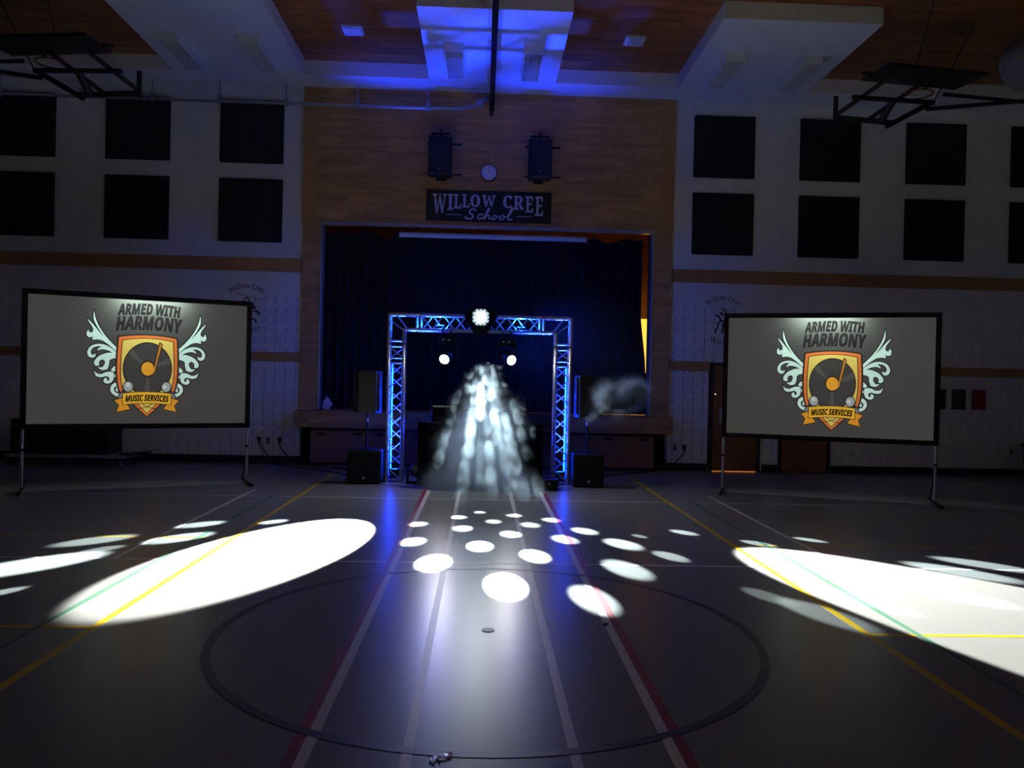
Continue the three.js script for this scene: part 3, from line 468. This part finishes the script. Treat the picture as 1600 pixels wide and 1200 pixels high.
// ---------------------------------------------------------------- the lit truss arch
const tx0 = -1.62, tx1 = 1.38, tzF = 2.64, tzB = 2.35, TOP = 2.76, A = 0.29;
const arch = thing('truss_arch', 'silver square truss arch glowing with blue light in front of the stage', 'truss');
const cr = 0.024, brr = 0.0105;
function segment(name, along, a0, a1, cross) {   // a length of box truss; cross = [[lo, hi] of the axis across, [lo, hi] of depth]
  const s = new THREE.Group(); s.name = name; arch.add(s);
  const pt = (t, p, q) => (along === 'y' ? V(cross[p], t, q ? tzF - cr : tzB + cr) : V(t, cross[p], q ? tzF - cr : tzB + cr));
  for (const p of [0, 1]) for (const q of [0, 1]) rod(s, 'chord', alu, pt(a0, p, q), pt(a1, p, q), cr, 12);
  const L = a1 - a0, n = Math.max(1, Math.round((L - 0.08) / 0.2)), step = (L - 0.08) / n, e0 = a0 + 0.04, e1 = a1 - 0.04;
  for (const q of [0, 1]) { for (const e of [e0, e1]) rod(s, 'end_bar', alu, pt(e, 0, q), pt(e, 1, q), brr * 1.2); for (let k = 0; k < n; k++) { const f = (k + q) % 2; rod(s, 'brace', alu, pt(e0 + k * step, f, q), pt(e0 + (k + 1) * step, 1 - f, q), brr); } }
  for (const p of [0, 1]) { for (const e of [e0, e1]) rod(s, 'end_bar', alu, pt(e, p, 0), pt(e, p, 1), brr * 1.2); for (let k = 0; k < n; k++) { const f = (k + p) % 2; rod(s, 'brace', alu, pt(e0 + k * step, p, f), pt(e0 + (k + 1) * step, p, 1 - f), brr); } }
  for (const p of [0, 1]) for (const q of [0, 1]) for (const e of [a0, a1]) { const d = along === 'y' ? V(0, 0.02, 0) : V(0.02, 0, 0), c = pt(e, p, q); rod(s, 'coupler', chrome, c.clone().sub(d), c.clone().add(d), cr * 1.2, 12); }
}
for (const [lo, hi] of [[tx0, tx0 + A], [tx1 - A, tx1]]) {
  const c = [lo + cr, hi - cr]; segment('column_segment', 'y', 0.012, 1.99, c); segment('spacer_segment', 'y', 1.99, 2.26, c);
  const plate = box(arch, 'base_plate', aluDull, lo - (lo < 0 ? 0.02 : 0.2), hi + (lo < 0 ? 0.02 : 0.2), 0, 0.01, tzB - 0.12, tzF + 0.16);
}
segment('beam_segment', 'x', tx0 + 0.49, -0.12, [TOP - A + cr, TOP - cr]); segment('beam_segment', 'x', -0.12, tx1 - 0.49, [TOP - A + cr, TOP - cr]);
for (const s of [-1, 1]) {   // corner blocks
  const g = new THREE.Group(); g.name = 'corner_block'; arch.add(g); const xo = s < 0 ? tx0 + cr : tx1 - cr, xi = xo - s * (A - 2 * cr), xe = xo - s * 0.47, yT = TOP - cr, yI = TOP - A + cr, yE = 2.26;
  for (const z of [tzF - cr, tzB + cr]) {
    rod(g, 'chord', alu, V(xo, yE, z), V(xo, yT, z), cr, 12); rod(g, 'chord', alu, V(xo, yT, z), V(xe, yT, z), cr, 12); rod(g, 'chord', alu, V(xi, yE, z), V(xi, yI, z), cr, 12); rod(g, 'chord', alu, V(xi, yI, z), V(xe, yI, z), cr, 12);
    rod(g, 'brace', alu, V(xo, yT - 0.09, z), V(xi, yI - 0.02, z), brr); rod(g, 'brace', alu, V(xo - s * 0.1, yT, z), V(xi - s * 0.05, yI, z), brr); rod(g, 'end_bar', alu, V(xo, yE + 0.05, z), V(xi, yE + 0.05, z), brr * 1.3); rod(g, 'end_bar', alu, V(xe + s * 0.03, yT, z), V(xe + s * 0.03, yI, z), brr * 1.3);
  }
  for (const [x, y] of [[xo, yT], [xo, yE + 0.05], [xi, yI], [xi, yE + 0.05], [xe + s * 0.03, yT], [xe + s * 0.03, yI]]) rod(g, 'end_bar', alu, V(x, y, tzF - cr), V(x, y, tzB + cr), brr * 1.2);
}

// blue lamps inside the truss
const blueLens = new THREE.MeshStandardMaterial({ color: 0x000510, emissive: new THREE.Color(0.003, 0.045, 1), emissiveIntensity: BLUE_TUBE });
const BLUE = new THREE.Color(0.011, 0.038, 1);
function parCan(x, y, z, label, dir, intensity, angle) {
  const o = thing('led_par_light', label, 'light', [x, y, z], 0, 'blue lamps inside the truss'); const d = V(...dir).normalize(), g = new THREE.Group();
  const can = put(o, 'can', new THREE.LatheGeometry([[0, 0], [0.05, 0], [0.07, 0.03], [0.078, 0.14], [0.078, 0.15], [0.07, 0.15], [0.068, 0.13], [0, 0.125]].map((p) => new THREE.Vector2(...p)), 28), blackPlastic); can.quaternion.setFromUnitVectors(V(0, 1, 0), d);
  const lens = put(o, 'lens_glow', new THREE.CylinderGeometry(0.064, 0.064, 0.006, 24), blueLens); lens.position.copy(d).multiplyScalar(0.14); lens.quaternion.copy(can.quaternion);
  const l = new THREE.SpotLight(BLUE, intensity, 0, angle, 0.5, 2); l.name = 'par_light'; l.position.copy(d).multiplyScalar(0.155); l.castShadow = true; l.shadow.radius = 2; o.add(l); l.target.position.set(x, y, z).addScaledVector(d, 3); scene.add(l.target);
  return o;
}
for (const [x, side] of [[tx0 + A / 2, 'left'], [tx1 - A / 2, 'right']]) { const o = parCan(x, 0.075, (tzF + tzB) / 2, `blue lamp shining up inside the foot of the ${side} truss column`, [0, 1, 0], BLUE_UP, 0.37); rod(o, 'yoke_foot', blackMetal, V(-0.07, -0.05, 0), V(0.07, -0.05, 0), 0.008); }
for (const [x, side, s] of [[-0.78, 'left', -1], [0.54, 'right', 1]]) {
  const o = thing('led_bar_lamp', `small blue lamp lying in the ${side} half of the truss beam`, 'light', [x, TOP - A + 0.05, (tzF + tzB) / 2], 0, 'blue lamps inside the truss');
  put(o, 'housing', new RoundedBoxGeometry(0.16, 0.05, 0.1, 2, 0.012), blackPlastic, [0, 0.026, 0]); put(o, 'lens_glow', new RoundedBoxGeometry(0.13, 0.016, 0.07, 2, 0.006), blueLens, [0, 0.056, 0]);
  const l = new THREE.PointLight(new THREE.Color(0.01, 0.09, 1), BLUE_BEAM, 0, 2); l.name = 'bar_light'; l.position.set(0, 0.09, 0); l.castShadow = true; o.add(l);
}
for (const [x, side] of [[tx0 + 0.075, 'left'], [tx1 - 0.075, 'right']]) {
  const o = thing('led_tube', `glowing blue light tube standing inside the ${side} truss column`, 'light', [x, 0.06, tzB + 0.075], 0, 'blue lamps inside the truss');
  put(o, 'light_tube', new THREE.CylinderGeometry(0.011, 0.011, 1.82, 12), blueLens, [0, 0.96, 0]); for (const y of [0.03, 1.89]) put(o, 'end_cap', new THREE.CylinderGeometry(0.014, 0.014, 0.05, 12), blackPlastic, [0, y, 0]); put(o, 'foot', new THREE.CylinderGeometry(0.02, 0.02, 0.045, 12), blackPlastic, [0, -0.023, 0]);
  for (const y of [0.5, 1.4]) { const l = new THREE.PointLight(BLUE, 0.25, 0, 2); l.name = 'tube_light'; l.position.set(0, y, 0.03); l.castShadow = true; o.add(l); }
}

// ---------------------------------------------------------------- moving heads and the many-beam lamp
const whiteLens = new THREE.MeshStandardMaterial({ color: 0x222222, emissive: new THREE.Color(1, 0.97, 0.9), emissiveIntensity: LENS_GLOW });
const coolLens = whiteLens.clone(); coolLens.emissive.setRGB(0.84, 0.94, 1);
function movingHead(name, label, lens, aim, lit) {   // lens = where its glass sits; aim = a point it looks at
  const d = V(...aim).sub(V(...lens)).normalize(), o = thing(name, label, 'moving light', lens, 0, lit ? 'moving heads hanging from the truss' : undefined);
  const head = new THREE.Group(); head.name = 'head'; head.quaternion.setFromUnitVectors(V(0, 0, 1), d); o.add(head);
  put(head, 'shell', new THREE.LatheGeometry([[0, -0.31], [0.07, -0.305], [0.1, -0.27], [0.108, -0.15], [0.098, -0.05], [0.088, 0], [0.08, 0.004], [0.078, -0.012], [0, -0.014]].map((p) => new THREE.Vector2(...p)), 32).rotateX(Math.PI / 2), blackPlastic);
  put(head, lit ? 'lens_light' : 'lens', new THREE.SphereGeometry(0.2, 28, 8, 0, 6.284, 0, 0.36).rotateX(Math.PI / 2).translate(0, 0, -0.187), lit ? whiteLens : greyPlastic);
  const pivot = d.clone().multiplyScalar(-0.16), up = lit ? 1 : -1;
  for (const s of [-1, 1]) { const a = pivot.clone().add(V(s * 0.13, 0, 0)); put(o, 'yoke_arm', new RoundedBoxGeometry(0.035, 0.26, 0.09, 2, 0.012), blackPlastic, [a.x, a.y + up * 0.09, a.z]); put(o, 'pivot_cap', new THREE.CylinderGeometry(0.035, 0.035, 0.05, 16), blackMetal, [a.x - s * 0.012, a.y, a.z], [0, 0, Math.PI / 2]); }
  put(o, 'yoke_bridge', new RoundedBoxGeometry(0.295, 0.05, 0.1, 2, 0.012), blackPlastic, [pivot.x, pivot.y + up * 0.215, pivot.z]);
  const bodyY = pivot.y + up * 0.275; put(o, 'base', new RoundedBoxGeometry(0.27, 0.09, 0.2, 2, 0.015), blackPlastic, [pivot.x, bodyY, pivot.z]);
  if (lit) for (const s of [-1, 1]) put(o, 'display_dot', new THREE.CylinderGeometry(0.014, 0.014, 0.006, 14), white, [pivot.x - 0.02 + s * 0.045, bodyY - 0.02, pivot.z + 0.102], [Math.PI / 2, 0, 0]);
  else put(o, 'display_panel', new RoundedBoxGeometry(0.075, 0.06, 0.006, 2, 0.002), greyPlastic, [pivot.x + 0.07, bodyY, pivot.z + 0.1]);
  return { o, d, pivot, bodyY };
}
const aims = { left: [-1.994, 0, 7.302], right: [4.195, 0, 10.129] };
for (const [side, lens, aim, half, power] of [['left', [-0.69, 2.02, 2.74], aims.left, 8.4, HEAD_LEFT], ['right', [0.39, 2.03, 2.74], aims.right, 8.14, HEAD_RIGHT]]) {
  const { o, d, pivot, bodyY } = movingHead('moving_head_light', `bright white moving head hanging from the ${side} half of the truss beam`, lens, aim, true);
  for (const s of [-1, 1]) { const x = pivot.x - 0.015 + s * 0.065, top = TOP - A + cr - lens[1]; rod(o, 'clamp_bolt', blackMetal, V(x, bodyY + 0.04, pivot.z), V(x, top - 0.03, tzF - cr - lens[2]), 0.01); put(o, 'clamp', new THREE.TorusGeometry(0.04, 0.011, 8, 20), blackMetal, [x, top, tzF - cr - lens[2]], [0, Math.PI / 2, 0]); }
  const l = new THREE.SpotLight(new THREE.Color(1, 0.985, 0.95), power, 0, half * Math.PI / 180, 0.06, 2); l.name = 'head_light'; l.position.copy(d).multiplyScalar(0.03); l.castShadow = true; l.shadow.radius = 1; o.add(l); l.target.position.set(...aim); scene.add(l.target);
}
{ const { o } = movingHead('small_moving_head', 'small dark moving head standing on the floor beside the left truss column', [-1.1, 0.235, 2.72], [-0.9, 0.4, 4.2], false); }
const SRC = [-0.12, 2.7, 2.88];
{
  const o = thing('beam_effect_light', 'bright lamp on a black pointed plate in the middle of the truss beam', 'light', SRC);
  extrude(o, 'back_plate', blackMetal, [[-0.27, 0.02], [-0.19, 0.13], [0.19, 0.13], [0.27, 0.02], [0.09, -0.26], [-0.09, -0.26]], 0.03, [0, 0, -0.2], [0, 0, 0], 0.004);
  put(o, 'housing', new THREE.LatheGeometry([[0, -0.17], [0.11, -0.165], [0.135, -0.13], [0.14, -0.05], [0.125, -0.03], [0, -0.03]].map((p) => new THREE.Vector2(...p)), 36).rotateX(Math.PI / 2), blackPlastic);
  const gm = new THREE.MeshStandardMaterial({ color: 0x333333, emissive: new THREE.Color(0.72, 0.95, 1), emissiveIntensity: 0.62 });
  for (let k = 0; k < 12; k++) { const a = k / 12 * 6.2832; const q = 0.104 / Math.pow(Math.cos(a) ** 4 + Math.sin(a) ** 4, 0.25); put(o, 'lens_facet_light', new RoundedBoxGeometry(0.052, 0.05, 0.03, 2, 0.012), gm, [q * Math.cos(a), q * Math.sin(a), -0.025], [0, 0, a]); }
  put(o, 'lens_light', new RoundedBoxGeometry(0.1, 0.15, 0.04, 3, 0.018), coolLens, [0, -0.005, -0.02]);
  for (const s of [-1, 1]) put(o, 'beam_clamp', new RoundedBoxGeometry(0.05, 0.06, 0.06, 2, 0.01), blackMetal, [s * 0.12, 0.03, -0.198]);
  // every beam is a lamp of its own: where it lands on the floor, its half angle in degrees, its share of the power
  const beams = [[-0.07, 5.295, 1.36, 0.7], [-0.327, 5.683, 1.6, 0.9], [-0.787, 6.19, 1.6, 0.6], [0.095, 5.937, 1.5, 0.8], [0.365, 5.496, 1.6, 0.9], [0.808, 5.775, 1.7, 0.8], [-0.264, 6.411, 1.6, 1.0], [0.529, 6.129, 1.7, 0.8], [0.275, 6.719, 1.55, 1.0], [1.129, 6.466, 1.8, 0.9], [-0.759, 7.194, 1.6, 0.6], [0.852, 6.964, 1.7, 0.8], [-0.064, 7.369, 1.55, 2.0], [1.445, 7.168, 1.9, 0.9], [0.477, 7.793, 1.6, 1.0], [-0.497, 8.132, 1.7, 1.1], [1.282, 8.286, 1.8, 0.8], [0.155, 8.926, 1.6, 2.2], [0.833, 9.309, 1.5, 0.9],
    [2.28, 6.467, 1.3, 0.6], [1.823, 7.733, 1.3, 0.5], [1.716, 6.724, 0.8, 0.3], [-3.217, 6.4, 1.7, 0.8], [-3.166, 7.159, 1.9, 1.1], [-2.47, 6.174, 1.4, 0.9], [-3.941, 7.346, 1.7, 0.6], [-3.991, 8.413, 2.3, 1.6], [-3.738, 9.33, 0.6, 0.6], [-3.699, 7.758, 0.9, 0.4], [2.948, 7.042, 1.1, 0.5], [3.617, 6.796, 0.9, 0.6], [4.873, 7.909, 1.4, 0.7], [4.453, 8.232, 1.6, 0.9], [3.801, 8.879, 1.8, 1.2], [3.063, 9.289, 1.2, 0.8], [2.528, 9.645, 1.4, 0.3], [2.283, 9.177, 1.0, 0.15]];
  for (const [x, z, half, share] of beams) {
    const dist = Math.hypot(x - SRC[0], SRC[1], z - SRC[2]), l = new THREE.SpotLight(new THREE.Color(0.84, 0.97, 1), BEAM * share * Math.pow(dist / 5, 2), 0, half * 1.06 * Math.PI / 180, 0.45, 2);
    l.name = 'beam_light'; l.position.set(0, -0.005, 0.03); l.castShadow = true; l.shadow.radius = 0.6; o.add(l); l.target.position.set(x, 0, z); scene.add(l.target);
  }
  // the same lamp also drops a wide soft spill straight down before the booth
}

// ---------------------------------------------------------------- loudspeakers, booth and gear
function subwoofer(x0, x1, label) {
  const o = thing('subwoofer', label, 'speaker', [(x0 + x1) / 2, 0.012, 2.5], 0, 'subwoofers beside the truss'), w = x1 - x0;
  put(o, 'cabinet', new RoundedBoxGeometry(w, 0.52, 0.56, 3, 0.02), blackPlastic, [0, 0.272, 0]); put(o, 'grille', new RoundedBoxGeometry(w - 0.05, 0.46, 0.02, 2, 0.008), grille, [0, 0.272, 0.285]);
  put(o, 'badge', new THREE.CylinderGeometry(0.02, 0.02, 0.008, 18), white, [0, 0.09, 0.298], [Math.PI / 2, 0, 0]); put(o, 'pole_cup', new THREE.CylinderGeometry(0.04, 0.05, 0.02, 18), blackMetal, [0, 0.54, 0]);
  for (const a of [-1, 1]) for (const b of [-1, 1]) put(o, 'rubber_foot', new THREE.CylinderGeometry(0.02, 0.02, 0.014, 10), blackPlastic, [a * (w / 2 - 0.05), 0.006, b * 0.22]);
}
function topSpeaker(x, label, turn) {
  const o = thing('pole_speaker', label, 'speaker', [x, 1.14, 2.5], turn, 'speakers on poles above the subwoofers');
  rod(o, 'pole', blackMetal, V(0, -0.575, 0), V(0, 0.05, 0), 0.018, 14); rod(o, 'pole_collar', alu, V(0, -0.16, 0), V(0, -0.09, 0), 0.024, 14);
  extrude(o, 'cabinet', blackPlastic, [[-0.215, 0.14], [0.215, 0.14], [0.215, 0], [0.13, -0.2], [-0.13, -0.2], [-0.215, 0]], 0.66, [0, 0, 0], [-Math.PI / 2, 0, 0], 0.012);
  put(o, 'grille', new RoundedBoxGeometry(0.39, 0.61, 0.02, 2, 0.008), grille, [0, 0.33, 0.158]); put(o, 'badge', new THREE.CylinderGeometry(0.014, 0.014, 0.008, 14), alu, [0, 0.07, 0.17], [Math.PI / 2, 0, 0]);
}
subwoofer(-2.2, -1.66, 'black subwoofer on the floor left of the truss'); subwoofer(1.42, 1.92, 'black subwoofer on the floor right of the truss');
topSpeaker(-1.93, 'black speaker on a pole left of the truss', 0.1); topSpeaker(1.67, 'black speaker on a pole right of the truss, veiled in smoke', -0.1);
{
  const o = thing('dj_booth', 'black cloth covered booth in front of the truss, half hidden in smoke', 'booth', [-0.08, 0, 2.72]);
  const cloth = new THREE.MeshStandardMaterial({ color: 0x0d0d12, roughness: 0.95 });
  box(o, 'front_panel', cloth, -0.62, 0.62, 0.01, 1.02, 0.32, 0.345, 0.006);
  for (const s of [-1, 1]) { const p = put(o, 'wing_panel', new RoundedBoxGeometry(0.42, 1.01, 0.025, 2, 0.006), cloth, [s * 0.81, 0.515, 0.235], [0, s * 0.5, 0]); }
  box(o, 'table_top', blackPlastic, -0.8, 0.8, 0.9, 0.93, -0.3, 0.3, 0.006); for (const x of [-0.75, 0.75]) for (const z of [-0.25, 0.22]) rod(o, 'leg', blackMetal, V(x, 0, z), V(x, 0.9, z), 0.016);
  const m = thing('dj_controller', 'flat black mixing controller on the booth table', 'controller', [-0.08, 0.932, 2.74]);
  put(m, 'body', new RoundedBoxGeometry(0.66, 0.05, 0.34, 2, 0.01), blackPlastic, [0, 0.026, 0]); for (const s of [-1, 1]) put(m, 'platter', new THREE.CylinderGeometry(0.085, 0.085, 0.02, 28), blackMetal, [s * 0.2, 0.06, 0]); for (let k = 0; k < 5; k++) put(m, 'knob', new THREE.CylinderGeometry(0.008, 0.008, 0.02, 10), white, [-0.06 + k * 0.03, 0.06, -0.08]);
  const lp = thing('laptop', 'open laptop seen from behind on the booth table', 'laptop', [0.5, 0.932, 2.76], -0.25);
  put(lp, 'keyboard_base', new RoundedBoxGeometry(0.34, 0.018, 0.24, 2, 0.006), greyPlastic, [0, 0.01, 0]); put(lp, 'lid', new RoundedBoxGeometry(0.34, 0.23, 0.01, 2, 0.004), greyPlastic, [0, 0.13, 0.14], [0.25, 0, 0]);
  const ms = thing('monitor_speaker', 'small black monitor speaker on the left end of the booth table', 'speaker', [-0.68, 0.932, 2.66], 0.15);
  put(ms, 'cabinet', new RoundedBoxGeometry(0.4, 0.34, 0.28, 3, 0.015), blackPlastic, [0, 0.17, 0]); put(ms, 'grille', new RoundedBoxGeometry(0.36, 0.3, 0.012, 2, 0.005), grille, [0, 0.17, 0.143]);
  const f = thing('fog_machine', 'dark fog machine on the floor beside the right truss column', 'fog machine', [1.04, 0, 3.03], -0.2);
  put(f, 'body', new RoundedBoxGeometry(0.24, 0.15, 0.34, 2, 0.012), blackMetal, [0, 0.1, 0]); put(f, 'nozzle', new THREE.CylinderGeometry(0.012, 0.02, 0.04, 12), alu, [0, 0.11, 0.188], [Math.PI / 2, 0, 0]); tube(f, 'handle', blackMetal, [V(-0.12, 0.14, 0), V(-0.115, 0.23, 0), V(0, 0.26, 0), V(0.115, 0.23, 0), V(0.12, 0.14, 0)], 0.009, 24, 6);
  for (const a of [-1, 1]) for (const b of [-1, 1]) put(f, 'rubber_foot', new THREE.CylinderGeometry(0.014, 0.014, 0.03, 8), blackPlastic, [a * 0.1, 0.014, b * 0.13]);
}
{ // litter
  const o = thing('foil_wrapper', 'crumpled shiny foil wrapper on the floor near the viewer', 'litter', [-0.225, 0, 11.98], 0.5); const g = new THREE.PlaneGeometry(0.11, 0.03, 12, 4).rotateX(-Math.PI / 2), p = g.attributes.position;
  for (let i = 0; i < p.count; i++) p.setY(i, 0.003 + rnd() * 0.012); g.computeVertexNormals(); put(o, 'foil', g, new THREE.MeshStandardMaterial({ color: 0xd8d8dc, metalness: 0.9, roughness: 0.3, side: THREE.DoubleSide }));
  [[0.83, 9.97, 'tiny dark scrap on the floor right of the middle'], [4.0, 10.78, 'small crumpled scrap lying in the right pool of light']].forEach(([x, z, label]) => { const q = thing('paper_scrap', label, 'litter', [x, 0, z], rr(0, 3)); put(q, 'scrap', new THREE.DodecahedronGeometry(0.016, 0).scale(1.6, 0.4, 1), blackPlastic, [0, 0.0055, 0]); });
}

// ---------------------------------------------------------------- smoke: drifting shreds, thicker where it pours out before the booth
{
  const n = 128, f = fbm(n, 5, 4), am = dataMap(n, (i) => { const x = (i % n) / n - 0.5, y = Math.floor(i / n) / n - 0.5, r = Math.hypot(x, y) * 2, e = Math.max(0, 1 - r * r), k = (0.35 + 0.65 * Math.max(0, Math.min(1, (f[i] - 0.3) * 2.2))) * e * e; return [0, k * 255, 0]; }, false);
  const shred = new THREE.PlaneGeometry(1, 1, 4, 4), sp = shred.attributes.position; for (let i = 0; i < sp.count; i++) sp.setZ(i, 0.16 * (sp.getX(i) ** 2 - sp.getY(i) ** 2) * 2); shred.computeVertexNormals();
  const smokeMat = (op) => new THREE.MeshPhysicalMaterial({ color: new THREE.Color(0.74, 0.92, 1), roughness: 1, specularIntensity: 0, transmission: 0.5, thickness: 0, transparent: true, opacity: op, alphaMap: am, side: THREE.DoubleSide, depthWrite: false });
  function cloud(name, label, count, opacity, where) {
    const m = new THREE.InstancedMesh(shred, smokeMat(opacity), count), q = new THREE.Quaternion(), e = new THREE.Euler(), mat = new THREE.Matrix4();
    for (let k = 0; k < count; k++) { const [p, s] = where(k / count); e.set(rr(-0.75, 0.35), rr(-0.6, 0.6), rr(0, 6.28), 'XYZ'); q.setFromEuler(e); mat.compose(p, q, V(s, s, s)); m.setMatrixAt(k, mat); }
    m.name = name; m.userData = { label, category: 'smoke', kind: 'stuff' }; shade(m); m.castShadow = false; scene.add(m);
  }
  const ball = () => { let x, y, z; do { x = rr(-1, 1); y = rr(-1, 1); z = rr(-1, 1); } while (x * x + y * y + z * z > 1); return V(x, y, z); };
  // the plume hangs in the path of the beams, from chest height before the lamp down to the floor ahead of the booth: a dozen thin drifting veils, one behind the other
  const plume = new THREE.Group(); plume.name = 'smoke_plume'; plume.userData = { label: 'pale smoke pouring down in front of the booth, streaked by light beams', category: 'smoke', kind: 'stuff' }; scene.add(plume);
  const N = 256, ss = (a, b, x) => { const t = Math.max(0, Math.min(1, (x - a) / (b - a))); return t * t * (3 - 2 * t); };
  const veilMats = [0, 1, 2, 3].map(() => {
    const w1 = fbm(N, 4, 5), w2 = fbm(N, 11, 4);
    const map = dataMap(N, (i) => { const x = ((i % N) / N - 0.5) * 2.4, y = Math.floor(i / N) / N * 2, warp = (w1[i] - 0.5) * 0.95, half = 0.22 + 0.8 * (1 - y / 1.8) + warp; const k = ss(0, 0.5, half - Math.abs(x + warp * 0.3)) * ss(1.9 + warp * 0.7, 1.4 + warp * 0.7, y) * ss(0.02, 0.4, y) * (0.06 + 0.94 * ss(0.36, 0.64, 0.55 * w1[i] + 0.45 * w2[i])); return [0, k * 255, 0]; }, false);
    const m = smokeMat(0.12); m.alphaMap = map; return m;
  });
  for (let k = 0; k < 18; k++) {
    const g = new THREE.PlaneGeometry(2.4, 2, 24, 20), p = g.attributes.position, a = rr(0, 6), b = rr(0, 6);
    for (let i = 0; i < p.count; i++) p.setZ(i, 0.05 * Math.sin(p.getX(i) * 3.1 + a) + 0.05 * Math.sin(p.getY(i) * 3.7 + b) + 0.03 * Math.sin((p.getX(i) + p.getY(i)) * 7 + a * b));
    g.computeVertexNormals(); put(plume, 'smoke_veil', g, veilMats[k % 4], [-0.06 + rr(-0.05, 0.05), 1.0, 3.66 + k * 0.1], [-0.42 + rr(-0.06, 0.06), (k % 2 ? 0 : Math.PI) + rr(-0.12, 0.12), 0]);
  }
  // thin haze that has drifted to the right behind the truss
  const hz = new THREE.Group(); hz.name = 'smoke_haze'; hz.userData = { label: 'faint bluish haze hanging behind the right half of the truss', category: 'smoke', kind: 'stuff' }; scene.add(hz);
  const hn = fbm(N, 3, 5), hm = smokeMat(0.036); hm.alphaMap = dataMap(N, (i) => { const x = (i % N) / N * 2 - 1, y = Math.floor(i / N) / N * 2 - 1; return [0, 255 * ss(1, 0.1, Math.hypot(x, y) + (hn[i] - 0.5) * 0.5) * (0.55 + 0.9 * (hn[i] - 0.3)), 0]; }, false);
  for (let k = 0; k < 4; k++) put(hz, 'smoke_veil', new THREE.PlaneGeometry(3.6, 3.2, 2, 2), hm, [1.55 + 0.1 * k, 2.0 - 0.05 * k, 1.1 + 0.24 * k], [0, (k % 2) * Math.PI + rr(-0.1, 0.1), 0]);
  cloud('smoke_puff', 'grey puff of smoke drifting right of the truss before the stage', 130, 0.18, () => { const b = ball(), t = rnd(); return t < 0.15 ? [V(1.46 + 0.35 * t / 0.15, 1.15 + 0.25 * t / 0.15, 4.0 + 0.1 * b.z), rr(0.12, 0.25)] : [V(1.95 + b.x * 0.36 + 0.12 * b.y, 1.52 + b.y * 0.2, 4.0 + b.z * 0.25), rr(0.2, 0.5)]; });
}

renderer.render(scene, camera);
